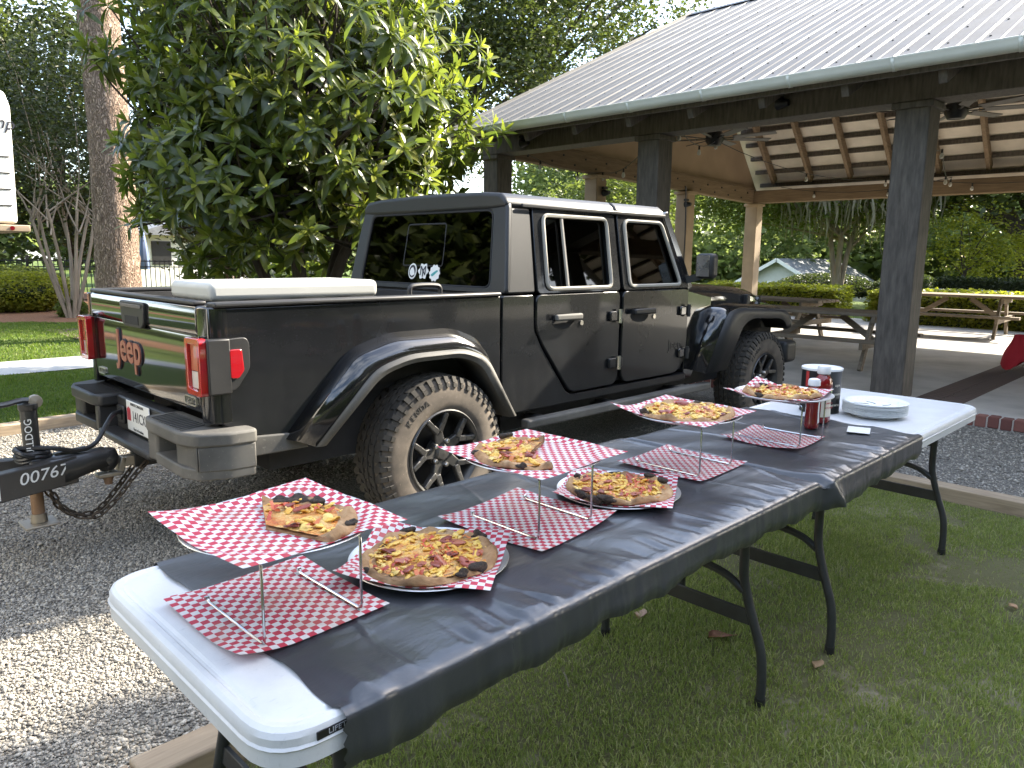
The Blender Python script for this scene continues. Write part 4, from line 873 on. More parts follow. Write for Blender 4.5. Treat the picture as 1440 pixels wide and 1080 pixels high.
# hand-painted numbers on the near rail
dv = Vector((-1.82, -.59, 0)).normalized(); nr_ = Vector((dv.y, -dv.x, 0)) ; nr_ = nr_ if nr_.y < 0 else -nr_
def on_rail(t, z): 
    p = Vector((-1.48, -.03, 0)).lerp(Vector((-3.3, -.62, 0)), t); return frame(Vector((p.x, p.y, z)) + nr_ * .0285, -dv, (0, 0, 1))
meshobj('lettering', text_mesh('00767', .075, .0006, 1.15, .15), 'chalk', tr, on_rail(.082, .455)); 
stk = MB().box(-.05, .05, -.035, .035, 0, .001).build('sticker', 'plate_white', tr, M=on_rail(.205, .425)); meshobj('lettering', text_mesh('10', .062, .0006), 'ink', stk, on_rail(.207, .425) @ Matrix.Translation((0, 0, .0014)))
# jack
jx, jy = -1.63, 0.02
jk = MB().tube([(jx, jy, .36), (jx, jy, .735)], .034, 14).build('jack_post', 'trailer_paint', tr)
MB().tube([(jx, jy, .24), (jx, jy, .37)], .027, 12).build('jack_leg', 'rust', jk); MB().lathe([(.035, .21), (.032, .25)], 14, (jx, jy, 0)).build('jack_collar', 'zinc', jk); MB().box(jx - .07, jx + .07, jy - .07, jy + .07, .197, .208).build('foot_plate', 'zinc', jk, .004)
MB().lathe([(.036, .73), (.04, .74), (.04, .757), (0, .762)], 14, (jx, jy, 0)).build('jack_cap', 'trailer_paint', jk)
MB().tube(curve([(jx + .03, jy, .765), (jx - .02, jy, .775), (jx - .10, jy - .01, .765), (jx - .2, jy - .02, .77), (jx - .26, jy - .02, .75)], 5), .013, 8).build('crank', 'trailer_paint', jk); MB().lathe([(.0, -.018), (.028, -.014), (.03, .012), (0, .018)], 12, (jx + .03, jy - .0, .765), 'y').build('crank_pivot', 'zinc', jk)
meshobj('lettering', text_mesh('BULLDOG', .042, .0005), 'chalk', jk, frame((jx - .012, jy - .0345, .60), (0, 0, 1), (-1, 0, 0)))
for z, r in ((.385, .062), (.40, .066), (.415, .06)): MB().tube([(jx + r * math.cos(a), jy + r * math.sin(a), z + .12 + .006 * math.sin(3 * a)) for a in np.linspace(0, 2 * PI, 22)[:-1]], .010, 7, True).build('coiled_cable', 'black_plastic', jk)
MB().tube(curve([(jx + .03, jy - .05, .51), (jx - .05, jy - .07, .545), (jx - .06, jy + .0, .56), (jx + .06, jy - .06, .555), (-1.47, -.03, .525), (-1.38, .0, .535), (-1.31, .06, .60), (-1.25, .14, .635), (-1.185, .24, .625)], 8), .011, 7).build('wiring_cable', 'black_plastic', tr)
# white vented cabinet on a board above the tongue
cb = MB().prism([(-2.7, 1.545), (-1.575, 1.545), (-1.605, 2.05), (-1.66, 2.12), (-2.7, 2.16)], lambda a, b, t: (a, .28 - .7 * t + .0, b)) 
cab = MB()
CX = -1.548
white = cab.prism([(-2.7, 1.552), (CX + .012, 1.552), (CX + .026, 2.07), (CX + .008, 2.135), (-2.7, 2.36)], lambda a, b, t: (a, .30 + .62 * t, b)).build('vented_cabinet', 'white_paint', tr, .015, 2)
for k in range(4): MB().box(CX - .085, CX - .006 + .002 * k, .2965, .3005, 1.63 + k * .072, 1.634 + k * .072).build('panel_seam', 'iron', white)
for k in range(22): MB().box(CX - .30, CX - .095, .291, .2995, 1.60 + k * .021, 1.610 + k * .021).build('louvre', 'white_paint', white)
meshobj('lettering', text_mesh('Camp', .075, .0008, 1, .2), 'ink', white, frame((CX - .055, .2985, 2.0), (1, 0, -.12), (.12, 0, 1)))
MB().box(-2.7, CX + .052, .27, .95, 1.515, 1.545).build('shelf_board', 'timber', tr, .004)
for x in (-2.4,): MB().box(x, x + .05, .3, .35, .5, 1.514).build('shelf_post', 'trailer_paint', tr)
MB().lathe([(.010, 0), (.009, .006), (0, .007)], 10, (CX - .02, .266, 1.53), 'y').build('marker_light', 'dark_red', tr)
# ball mount between receiver and coupler
bmnt = thing('ball_mount', 'rusty forged ball mount plugged into the pickup receiver', 'hitch', (-1.28, 0, .4))
mb = MB(); mb.beam((-1.18, 0, .43), (-1.27, 0, .43), .05, .05); mb.beam((-1.262, 0, .455), (-1.285, 0, .372), .05, .03, (1, 0, 0)); mb.beam((-1.275, 0, .378), (-1.385, 0, .378), .06, .022); mb.build('shank', 'zinc', bmnt, .006)
MB().lathe([(.018, .33), (.02, .35), (.028, .367)], 12, (-1.335, 0, 0)).build('ball_nut', 'rust', bmnt); MB().lathe([(.014, .385), (.024, .40), (.026, .425), (0, .45)], 14, (-1.335, 0, 0)).build('ball', 'steel', bmnt)
# two safety chains, link by link
def chain(pts, lab):
    t = thing('safety_chain', lab, 'chain', pts[0]); P = curve(pts, 24); L = [0]
    for a, b in zip(P[:-1], P[1:]): L.append(L[-1] + (b - a).length)
    mb = MB(); mb.tube([(.017 * math.cos(a) + (.008 if math.cos(a) > 0 else -.008), .0115 * math.sin(a), 0) for a in np.linspace(0, 2 * PI, 15)[:-1]], .0048, 6, True); me = mb.mesh('link'); n = int(L[-1] / .036)
    for k in range(n):
        s_ = (k + .5) / n * L[-1]; i = max(j for j in range(len(L)) if L[j] <= s_); i = min(i, len(P) - 2); d = (P[i + 1] - P[i]).normalized(); p = P[i] + d * (s_ - L[i])
        q = d.to_track_quat('X', 'Z').to_matrix().to_4x4() @ Matrix.Rotation(PI / 2 * (k % 2) + .3, 4, 'X'); meshobj('link', me, 'zinc' if False else 'rust_dark', t, Matrix.Translation(p) @ q)
dusty('rust_dark', (.045, .035, .028), (.2, .15, .1), .4, .6, 0, 30, .4)
chain([(-1.60, -.05, .38), (-1.53, -.04, .25), (-1.42, -.05, .20), (-1.33, -.06, .26), (-1.24, -.06, .36), (-1.17, -.05, .42)], 'rusty safety chain drooping below the coupler on the table side')
chain([(-1.60, .05, .38), (-1.52, .05, .23), (-1.40, .06, .185), (-1.30, .05, .27), (-1.17, .06, .42)], 'rusty safety chain drooping below the coupler on the lawn side')

# ================================================================ folding tables and cloth
TT = .737
def _plastic():
    t = NT('table_plastic'); co = t.co(); n = t.noise(co, 7, 6, .65); sp = t.ramp(t.noise(t.co((1, 3, 1)), 55, 3), [(.62, (0,) * 3), (.74, (1,) * 3)])
    c = t.mix(t.math('MULTIPLY', sp, .22), t.ramp(n, [(.3, (.56, .565, .57)), (.7, (.66, .665, .665))]), (.30, .31, .33))
    t.set(col=c, rough=t.math('ADD', t.math('MULTIPLY', n, .2), .33), spec=.45); t.bump(t.noise(co, 260, 2), .12, .002)
_plastic(); plain('leg_steel', (.030, .032, .035), .42, var=.2, scale=20, metal=.1); plain('label_black', (.012, .012, .012), .4); plain('emboss', (.36, .37, .39), .5, var=.05)
def rrect(x0, x1, y0, y1, r, seg=7): return fillet([(x0, y0), (x1, y0), (x1, y1), (x0, y1)], r * 1.0, seg)
def folding_table(x0, x1, y0, y1, rot, label, marks):
    cx, cy = (x0 + x1) / 2, (y0 + y1) / 2; t = thing('folding_table', label, 'table', (cx, cy, 0), 0, 'white plastic folding tables')
    mb = MB(); loops = []
    for ins, z in ((.012, .690), (.0, .693), (.0, .703), (-.003, .707), (0, .711), (0, .724), (.004, .732), (.011, .7365), (.020, .7362), (.024, .7335), (.030, .7335), (.036, .737)):
        lp = rrect(x0 + ins, x1 - ins, y0 + ins, y1 - ins, .095 - ins * .5)
        loops.append([(x, y, z - (.016 if (z < .70 and abs(y - cy) > .22) else 0)) for x, y in lp])
    m = len(loops[0]); vs = [p for l in loops for p in l]
    fs = [(a * m + i, a * m + (i + 1) % m, (a + 1) * m + (i + 1) % m, (a + 1) * m + i) for a in range(len(loops) - 1) for i in range(m)] + [tuple((len(loops) - 1) * m + i for i in range(m)), tuple(range(m))[::-1]]
    mb.add(vs, fs); mb.sm = True; top = mb.build('table_top', 'table_plastic', t, angle=28)
    if marks:
        lo = MB().ring([(x0 + .075, cy - .09), (x0 + .115, cy - .095), (x0 + .115, cy + .095), (x0 + .075, cy + .09)], [(x0 + .079, cy - .086), (x0 + .111, cy - .09), (x0 + .111, cy + .09), (x0 + .079, cy + .086)], lambda a, b, k: (a, b, .7372 + .0006 * k)).build('embossed_logo', 'emboss', top)
        meshobj('lettering', text_mesh('LIFETIME', .030, .0004, 1.05), 'emboss', lo, frame((x0 + .096, cy, .7374), (0, -1, 0), (1, 0, 0)))
        pt = MB().box(x0 + .075, x0 + .165, y0 - .0015, y0 + .001, .7115, .7245).build('name_plate', 'label_black', top); meshobj('lettering', text_mesh('LIFETIME', .0125, .0003, 1.1), 'emboss', pt, frame((x0 + .12, y0 - .0018, .718), (1, 0, 0), (0, 0, 1)))
    for xe, sg in ((x0 + (.205 if marks else .335), -1), (x1 - .155, 1)):
        fr_ = []
        for s in (-1, 1):
            yy = lambda k: cy + s * k
            pts = curve([(xe, yy(.235), .692), (xe, yy(.235), .46), (xe + sg * .004, yy(.245), .38), (xe + sg * .008, yy(.275), .28), (xe + sg * .010, yy(.305), .19), (xe + sg * .010, yy(.315), .10), (xe + sg * .010, yy(.315), .012)], 6)
            lg = MB().tube(pts, .0155, 10).build('leg', 'leg_steel', t); q = pts[-1]; MB().tube([(q.x, q.y, .002), (q.x, q.y, .03)], .018, 10).build('foot_cap', 'black_plastic', lg)
        MB().tube(curve([(xe, cy - .24, .375), (xe, cy - .16, .415), (xe, cy, .43), (xe, cy + .16, .415), (xe, cy + .24, .375)], 6), .0135, 9).build('arched_brace', 'leg_steel', t)
        MB().beam((xe, cy - .235, .545), (xe, cy + .235, .545), .022, .022).build('cross_bar', 'leg_steel', t, .003)
        MB().tube([(xe, cy - .235, .672), (xe, cy + .235, .672)], .013, 8).build('pivot_bar', 'leg_steel', t)
        MB().beam((xe, cy, .64), (cx + sg * .10, cy, .685), .024, .012).build('locking_strut', 'leg_steel', t)
        MB().beam((xe + sg * .006, cy - .275, .288), (xe + sg * .006, cy + .275, .288), .012, .05).build('flat_brace', 'leg_steel', t, .002)
    return t
T1 = folding_table(-1.968, -.125, -2.888, -2.118, 0, 'white plastic folding table with scuffed rounded end left bare', True)
T2 = folding_table(-.105, 1.705, -2.905, -2.150, 0, 'white plastic folding table with half its top bare, holding stacked plates', False)

# ---- black plastic cloth over both tables
def _cloth():
    t = NT('black_cloth'); co = t.co(); n = t.noise(t.co((1, 2.2, 1)), 6, 5, .6, .8); m = t.noise(t.co((3, 1, 1)), 22, 4, .55, .5)
    t.set(col=t.ramp(n, [(.3, (.032, .035, .041)), (.7, (.046, .049, .056))]), rough=t.math('ADD', t.math('MULTIPLY', m, .10), .25), spec=.8)
    t.bump(t.math('ADD', n, t.math('MULTIPLY', m, .06)), .22, .012)
_cloth()
def cloth():
    nx, X0, X1 = 420, -1.852, .80; V = []; M_ = 0; rg = np.random.default_rng(4)
    ph = rg.uniform(0, 6.28, 40)
    def vn(seed, cells):
        g = np.random.default_rng(seed).uniform(-1, 1, cells + 3)
        def f(u):
            t = min(max(u, 0), .9999) * cells; i_ = int(t); t -= i_; t = t * t * (3 - 2 * t); return g[i_] * (1 - t) + g[i_ + 1] * t
        return f
    N1, N2, N3, N4, N5 = vn(1, 34), vn(2, 75), vn(3, 150), vn(4, 12), vn(5, 50)
    for i in range(nx + 1):
        u = i / nx; x = X0 + (X1 - X0) * u
        k = 1 / (1 + math.exp(-(x + .11) * 60)); yf = -2.8925 * (1 - k) - 2.9095 * k; yb = -2.1135 * (1 - k) - 2.1455 * k
        hem = .090 + .010 * math.sin(x * 3.1 + 1) + .006 * math.sin(x * 17 + ph[0]) + .004 * math.sin(x * 43)
        hb = .05 + .006 * math.sin(x * 9)
        path = []
        for j in range(9): path.append((yb + .004 * math.sin(x * 31 + j), TT - hb + hb * .85 * j / 8, 0, j / 8))
        for j in range(1, 5): a = PI / 2 * j / 4; path.append((yb - .012 + .012 * math.cos(a), TT - .008 + .0125 * math.sin(a), 1, 0))
        for j in range(1, 64): path.append((yb - .012 + (yf - yb + .024) * j / 64, TT + .0045, 2, j / 64))
        for j in range(0, 5): a = PI / 2 * j / 4; path.append((yf + .014 - .020 * math.sin(a), TT - .010 + .0145 * math.cos(a), 3, 0))
        for j in range(1, 17): s = j / 16; path.append((yf - .006 + .05 * max(0, s - .5) ** 2, TT - .010 - (hem - .01) * s, 4, s))
        row = []
        for (y, z, seg, s) in path:
            dy = dz = 0
            if seg == 2:
                e = s; near = max(0, (e - .82) / .18); 
                dz += .0026 * (math.sin(x * 9 + 14 * s + ph[1]) * math.sin(s * 6 + x * 2.3) + .6 * math.sin(x * 21 - s * 19 + ph[2]))
                for q in range(9):       # fold lines left from the package and long pulls
                    cxq = X0 + .2 + q * .30; dz += .0044 * math.exp(-((x - cxq - .05 * math.sin(s * 5 + q) - (s - .5) * .10 * math.sin(q * 2.1)) / .006) ** 2) * (.35 + .65 * abs(math.sin(q * 1.7 + s * 3)))
                for sc in (.27, .52, .77): dz += .0032 * math.exp(-((s - sc) / .005) ** 2)
                for q in range(14):
                    x0q = X0 + .12 + q * .19 + .05 * math.sin(q * 3.3); d = (x - x0q - (1 - s) * .22 * math.sin(q * 1.9)); dz += .0042 * near * math.exp(-(d / .016) ** 2)
                dz += near * .0050 * (1.2 * N2(u + .004 * s) + abs(N1(u)) + .8 * N3(u)) * (.3 + abs(N4(u)) * 1.4) + .0030 * N1(u + .02 * (s - 1) * N4(u)) * s * s
            if seg >= 3:
                w_ = .4 + .6 * s if seg == 4 else .4
                sh = u + .006 * s * math.sin(x * 5); r_ = (1.4 * abs(N1(sh)) + 1.3 * N2(sh + .003 * s) + .9 * abs(N3(u - .004 * s))) * (.35 + .65 * abs(N4(u)) * 1.6)
                dy += -.0042 * w_ * (r_ + .3); dz += .0014 * r_ * (1 if seg == 3 else 0)
                dy += -.010 * w_ * max(0, math.sin(x * 5.3 + .8)) * s
            dz = max(dz, -.0028)
            if seg == 2 and s < .86: dz = min(dz, .0042)
            g = math.exp(-((x + .115) / .012) ** 2); dz -= .012 * g * (1 if seg in (2, 3) else .2)
            fold = math.exp(-((x + .085 - (.05 * s if seg == 4 else 0)) / .03) ** 2)
            if seg >= 3: dy -= .028 * fold * (.5 + .5 * s if seg == 4 else .4)
            row.append((x + (.004 * math.sin(s * 23 + 2) if i in (0, nx) else 0), y + dy, z + dz))
        V += row; M_ = len(row)
    F = [(i * M_ + j, i * M_ + j + 1, (i + 1) * M_ + j + 1, (i + 1) * M_ + j) for i in range(nx) for j in range(M_ - 1)]
    me = fastmesh('tablecloth', np.array(V), np.array(F)); me.shade_smooth()
    tag(meshobj('tablecloth', me, 'black_cloth'), 'wrinkled black plastic tablecloth stretched over both folding tables', 'tablecloth')
cloth()

# ================================================================ food on the tables
ZC = TT + .0088
def _check():
    t = NT('checked_paper'); uv = t.n('TexCoord'); ck = t.n('TexChecker'); ck.inputs['Scale'].default_value = 21; ck.inputs[1].default_value = (.52, .05, .085, 1); ck.inputs[2].default_value = (.72, .70, .69, 1)
    t.l(uv.outputs['UV'], ck.inputs[0]); gs = t.ramp(t.noise(t.co(), 13, 5, .6), [(.52, (0,) * 3), (.64, (1,) * 3)])
    t.set(col=t.mix(t.math('MULTIPLY', gs, .28), ck.outputs[0], (.40, .24, .14)), rough=t.math('SUBTRACT', .55, t.math('MULTIPLY', gs, .2)), spec=.3)
    t.bump(t.noise(t.co(), 22, 5), .35, .006)
    tr_ = t.n('BsdfTranslucent'); t.l(ck.outputs[0], tr_.inputs[0]); m = t.n('MixShader'); m.inputs[0].default_value = .12; t.l(t.b.outputs[0], m.inputs[1]); t.l(tr_.outputs[0], m.inputs[2]); t.l(m.outputs[0], t.out.inputs['Surface'])
_check()
plain('tray_alu', (.66, .66, .65), .34, metal=.9, var=.08, scale=9); plain('chrome', (.55, .55, .56), .16, metal=1, var=.05)
def _crust():
    t = NT('crust'); co = t.co(); n = t.noise(co, 24, 6, .6); m = t.noise(co, 9, 4, .6, .4); k = t.noise(co, 70, 4)
    c = t.ramp(n, [(.25, (.20, .10, .045)), (.5, (.38, .225, .11)), (.75, (.52, .36, .21))]); ch = t.ramp(m, [(.53, (0,) * 3), (.68, (1,) * 3)])
    t.set(col=t.mix(t.math('MULTIPLY', ch, .85), c, (.03, .022, .018)), rough=.8, spec=.25); t.bump(t.math('ADD', n, k), .5, .006)
    t = NT('cheese'); co = t.co(); n = t.noise(co, 38, 6, .65); m = t.noise(co, 16, 5, .6, 1)
    c = t.ramp(n, [(.28, (.46, .08, .025)), (.44, (.62, .25, .06)), (.58, (.72, .45, .15)), (.8, (.76, .60, .30))]); br = t.ramp(m, [(.60, (0,) * 3), (.72, (.8,) * 3)])
    t.set(col=t.mix(br, c, (.25, .10, .04)), rough=.27, spec=.55); t.bump(n, 1, .012)
    t = NT('egg'); i = t.n('ObjectInfo'); c = t.ramp(i.outputs['Random'], [(0, (.68, .36, .05)), (.5, (.76, .50, .09)), (1, (.80, .62, .22))]); n = t.noise(t.co(), 3, 4); t.set(col=t.mix(t.math('MULTIPLY', n, .35), c, (.62, .34, .07)), rough=.4, spec=.4, sub=.0)
    t = NT('bacon'); i = t.n('ObjectInfo'); c = t.ramp(i.outputs['Random'], [(0, (.16, .030, .018)), (.6, (.30, .06, .035)), (1, (.42, .14, .075))]); t.set(col=c, rough=.35, spec=.5)
    t = NT('pepper'); i = t.n('ObjectInfo'); t.set(col=t.ramp(i.outputs['Random'], [(0, (.42, .035, .015)), (.6, (.55, .10, .03)), (1, (.60, .20, .05))]), rough=.3, spec=.5)
    t = NT('char'); t.set(col=t.ramp(t.noise(t.co(), 3, 5), [(.35, (.014, .012, .010)), (.7, (.085, .055, .035))]), rough=.85); t.bump(t.noise(t.co(), 60, 5), .6, .006)
_crust()

def paper(cx, cy, z, w_, h, rot, label, curl=(.012, .02, .015, .01), tray=None, parent=None):
    n = 22; V = []; rg = random.Random(hash(label) % 1000 if False else len(label) * 7); c, s = math.cos(rot), math.sin(rot)
    for i in range(n + 1):
        for j in range(n + 1):
            a, b = i / n, j / n; lx, ly = (a - .5) * w_, (b - .5) * h; r = math.hypot(lx, ly)
            zz = .0012 * math.sin(a * 7 + b * 5 + cx * 9) + .001 * math.sin(b * 11 - a * 3)
            for q, (ca, cb) in enumerate(((0, 0), (1, 0), (1, 1), (0, 1))):
                d = math.hypot(a - ca, b - cb); zz += curl[q] * max(0, 1 - d / .42) ** 2
            if tray and r > tray: zz += min(r - tray, .030) * .34 - max(0, r - tray - .030) * .10
            V.append((cx + lx * c - ly * s, cy + lx * s + ly * c, z + .0015 + max(-.0008, zz) if not tray else z + .0015 + zz))
    F = [(i * (n + 1) + j, (i + 1) * (n + 1) + j, (i + 1) * (n + 1) + j + 1, i * (n + 1) + j + 1) for i in range(n) for j in range(n)]
    me = fastmesh('deli_paper', np.array(V), np.array(F)); me.shade_smooth(); uv = me.uv_layers.new(name='UVMap'); li = np.empty(len(me.loops), np.int32); me.loops.foreach_get('vertex_index', li)
    uv.data.foreach_set('uv', np.stack([(li // (n + 1)) / n * (w_ / .31), (li % (n + 1)) / n * (h / .31)], 1).astype(np.float32).ravel())
    return tag(meshobj('deli_paper', me, 'checked_paper', parent), label, 'paper', 'red and white checked deli papers')

def stand(cx, cy, h, label):
    t = thing('pizza_stand', label, 'stand', (cx, cy, ZC), 0, 'wire pizza stands'); z0 = ZC + .005; z1 = TT + h; r = .0029
    for s in (-1, 1):
        x = cx + s * .10
        MB().tube([(x, cy + .125, z0 + .006), (x, cy + .115, z0), (x, cy - .105, z0), (x, cy - .114, z0 + .004), (x, cy - .116, z0 + .014), (x, cy - .116, z1 - .010), (x, cy - .112, z1 - .004), (x, cy - .10, z1), (x, cy + .12, z1)], r, 8).build('leg_wire', 'chrome', t)
        MB().tube([(x - .004, cy + .125, z0 + .006), (x + .004, cy + .125, z0 + .006)], .0045, 8).build('foot_tip', 'chrome', t)
    for y in (cy - .10, cy + .11): MB().tube([(cx - .10, y, z1 + .0035), (cx + .10, y, z1 + .0035)], r, 8).build('cross_wire', 'chrome', t)
    return t

def tray(cx, cy, z, label, r=.18):
    mb = MB(); mb.lathe([(0, .001), (.152, .001), (.160, .003), (r - .006, .0095), (r, .0105), (r + .001, .009), (r - .004, .0068), (.160, .0), (.0, -.001)], 64, (cx, cy, z)); o = mb.build('pizza_tray', 'tray_alu', None, angle=50)
    return tag(o, label, 'tray', 'round metal pizza trays')

def blob(name, seed, sq=(1, 1, .6), sub=2, amp=.3):
    bm = bmesh.new(); bmesh.ops.create_icosphere(bm, subdivisions=sub, radius=1); rg = random.Random(seed); ks = [(Vector((rg.gauss(0, 1), rg.gauss(0, 1), rg.gauss(0, 1))) * 1.9, rg.uniform(0, 6)) for _ in range(5)]
    for v in bm.verts:
        d = 1 + amp * sum(math.sin(v.co.dot(k) + p) for k, p in ks) / 2.2; v.co = Vector((v.co.x * sq[0], v.co.y * sq[1], v.co.z * sq[2])) * d
    me = bpy.data.meshes.new(name); bm.to_mesh(me); bm.free(); me.shade_smooth(); return me
EGG = [blob('egg', s, (1, .75, .34), 3, .66) for s in range(7)]
for m in EGG: m.materials.append(MATS['egg'])
def strip(seed, L=1, W=.4):
    rg = random.Random(seed); rails = []
    for k in range(3): rails.append([((i / 6 - .5) * L * 2, (k - 1) * W * (1 + .25 * math.sin(i * 1.9 + seed)), .22 * math.sin(i * 1.2 + seed * 2 + k * .5)) for i in range(7)])
    mb = MB(); mb.loft(rails); mb.sm = True; me = mb.mesh('strip'); return me
BAC = [blob('bacon', s + 40, (1, .62, .2), 3, .55) for s in range(5)]; PEP = [strip(s + 9, 1, .22) for s in range(3)]
for m in BAC: m.materials.append(MATS['bacon'])
for m in PEP: m.materials.append(MATS['pepper'])
CHR = [blob('char', s + 20, (1, .7, .55), 3, .35) for s in range(3)]
for m in CHR: m.materials.append(MATS['char'])

def pizza(cx, cy, z, r, label, seed, a0=0, a1=360, chars=(), n_egg=46, n_bac=13, n_pep=15):
    t = thing('pizza', label, 'pizza', (cx, cy, z), 0, 'charred-crust pizzas'); rg = random.Random(seed); full = a1 - a0 >= 360
    A0, A1 = R(a0), R(a1); na = 84 if full else 60; ph = [rg.uniform(0, 6.28) for _ in range(8)]
    out = lambda a: r * (1 + .045 * math.sin(2 * a + ph[0]) + .03 * math.sin(3 * a + ph[1]) + .014 * math.sin(7 * a + ph[2]))
    hgt = lambda a: .0135 + .0035 * math.sin(3 * a + ph[3]) + .005 * math.sin(8 * a + ph[4]) + .003 * math.sin(17 * a + ph[5])
    prof = lambda a: [(0, .004), (.3, .0042), (.62, .0045), (.76, .006), (.80, .010), (.85, hgt(a) * .62), (.91, hgt(a)), (.96, hgt(a) * .86), (.99, hgt(a) * .5), (1.0, hgt(a) * .25), (.97, 0.0005), (.8, 0), (0, 0)]
    V = []; m = 13; K = na if full else na + 1
    for i in range(K):
        a = A0 + (A1 - A0) * i / na; o = out(a)
        for q, (f_, h) in enumerate(prof(a)):
            V.append((cx + o * f_ * math.cos(a), cy + o * f_ * math.sin(a), z + h + (.0012 * math.sin(a * 23 + f_ * 40) if 4 < q < 9 else 0)))
    F = [(i * m + q, ((i + 1) % K) * m + q, ((i + 1) % K) * m + q + 1, i * m + q + 1) for i in range(na) for q in range(m - 1)]
    mb = MB(); mb.add(V, F)
    if not full: mb.f += [tuple(range(m)), tuple(range((K - 1) * m, K * m))[::-1]]
    mb.sm = True; mb.build('crust', 'crust', t, angle=70)
    # topping layer
    V = []; nr = 10
    for i in range(K):
        a = A0 + (A1 - A0) * i / na; o = out(a) * .875
        for q in range(nr + 1):
            f_ = q / nr; V.append((cx + o * f_ * math.cos(a), cy + o * f_ * math.sin(a), z + .0065 + .0035 * (1 - f_ ** 6) + .0022 * math.sin(a * 9 + f_ * 17 + ph[6]) * math.sin(f_ * 23 + a * 3) * f_))
    F = [(i * (nr + 1) + q, ((i + 1) % K) * (nr + 1) + q, ((i + 1) % K) * (nr + 1) + q + 1, i * (nr + 1) + q + 1) for i in range(na) for q in range(nr)]
    mb = MB(); mb.add(V, F); mb.sm = True; mb.build('cheese', 'cheese', t, angle=180)
    fr = (A1 - A0) / (2 * PI)
    def spot(rm=.80): 
        a = rg.uniform(A0 + (0 if full else .12), A1 - (0 if full else .12)); f_ = math.sqrt(rg.uniform(.01, 1)) * rm; o = out(a) * f_; return cx + o * math.cos(a), cy + o * math.sin(a)
    def put(nm, meshes, n, s0, s1, zz, tilt, rm=.80):
        for k in range(int(n * fr)):
            x, y = spot(rm); s = rg.uniform(s0, s1); meshobj(nm, rg.choice(meshes), None, t, Matrix.Translation((x, y, z + zz + rg.uniform(-.001, .002))) @ Euler((rg.uniform(-tilt, tilt), rg.uniform(-tilt, tilt), rg.uniform(0, 6.28))).to_matrix().to_4x4() @ Matrix.Scale(s, 4))
    put('egg_piece', EGG, n_egg * 2.1, .0048, .0125, .0105, .4, .87); put('bacon_piece', BAC, n_bac, .011, .019, .0155, .35, .76); put('pepper_piece', PEP, n_pep * 1.6, .012, .020, .0165, .3)
    for (a, f_, s) in chars:
        a = R(a); o = out(a) * f_; meshobj('charred_bubble', rg.choice(CHR), None, t, Matrix.Translation((cx + o * math.cos(a), cy + o * math.sin(a), z + hgt(a) * .8)) @ Matrix.Rotation(a + PI / 2, 4, 'Z') @ Matrix.Scale(s * .85, 4))
    return t

SH = .170
# papers lying on the cloth under the stands
paper(-1.755, -2.50, ZC, .31, .33, R(1), 'checked paper under the first stand, partly on the bare white end', (.018, .004, .003, .006))
paper(-1.04, -2.505, ZC, .335, .34, R(6), 'checked paper under the second stand, between two flat trays', (.004, .016, .006, .01))
paper(-.275, -2.49, ZC, .31, .315, R(1), 'checked paper below the third stand, by the gap between the tables', (.004, .008, .006, .004))
paper(.29, -2.535, ZC, .29, .29, R(2), 'checked paper under the stand beside the ketchup bottles', (.010, .006, .004, .014))
stands = [(-1.752, -2.530, 'wire stand over the paper at the bare table end'), (-1.040, -2.520, 'wire stand holding the half-eaten round pizza'), (-.285, -2.505, 'wire stand above the joint between the tables'), (.310, -2.560, 'wire stand next to the ketchup bottles')]
tl_ = ['round metal tray on the stand at the bare table end', 'round metal tray under the half-eaten pizza on its stand', 'round metal tray on the stand above the table joint', 'round metal tray on the stand next to the ketchup bottles']
pl_ = ['checked paper with upturned corners around the last pizza piece', 'checked paper on the raised tray, half bare beside the pizza', 'checked paper with one corner standing up under a raised pizza', 'checked paper lining the raised tray near the ketchup']
prm = [((-1.752, -2.525), .345, .345, R(4), (.010, .0, .010, .022)), ((-1.035, -2.515), .352, .352, R(3), (.006, .006, .006, .020)), ((-.285, -2.49), .35, .35, R(2), (.006, .006, .012, .035)), ((.30, -2.54), .31, .31, R(4), (.006, .012, .025, .018))]
for i, (x, y, lab) in enumerate(stands):
    stand(x, y, SH, lab); tray(x, y + .005, TT + SH + .0075, tl_[i]); (px, py), w_, h, rt, cu = prm[i]; paper(px, py, TT + SH + .0105, w_, h, rt, pl_[i], cu, .15)
zt = TT + SH + .0135
pizza(-1.790, -2.545, zt, .162, 'last piece of pizza with a blackened crust edge on the bare-end stand', 3, -70, 66, ((38, .93, .030), (52, .9, .026), (22, .93, .02), (-40, .95, .016)), 44, 9, 14)
pizza(-1.045, -2.515, zt, .150, 'pizza with a large part missing, raised on a stand', 5, 28, 246, ((70, .93, .022), (140, .95, .016), (215, .95, .015)), 46, 12, 10)
pizza(-.285, -2.505, zt, .158, 'whole pizza thick with egg on the stand above the table joint', 8, 0, 360, ((150, .93, .018), (20, .95, .016)), 60, 8, 8)
pizza(.300, -2.550, zt, .140, 'small whole pizza on the stand near the ketchup bottles', 12, 0, 360, ((170, .95, .02), (60, .93, .018), (300, .93, .014)), 40, 10, 12)
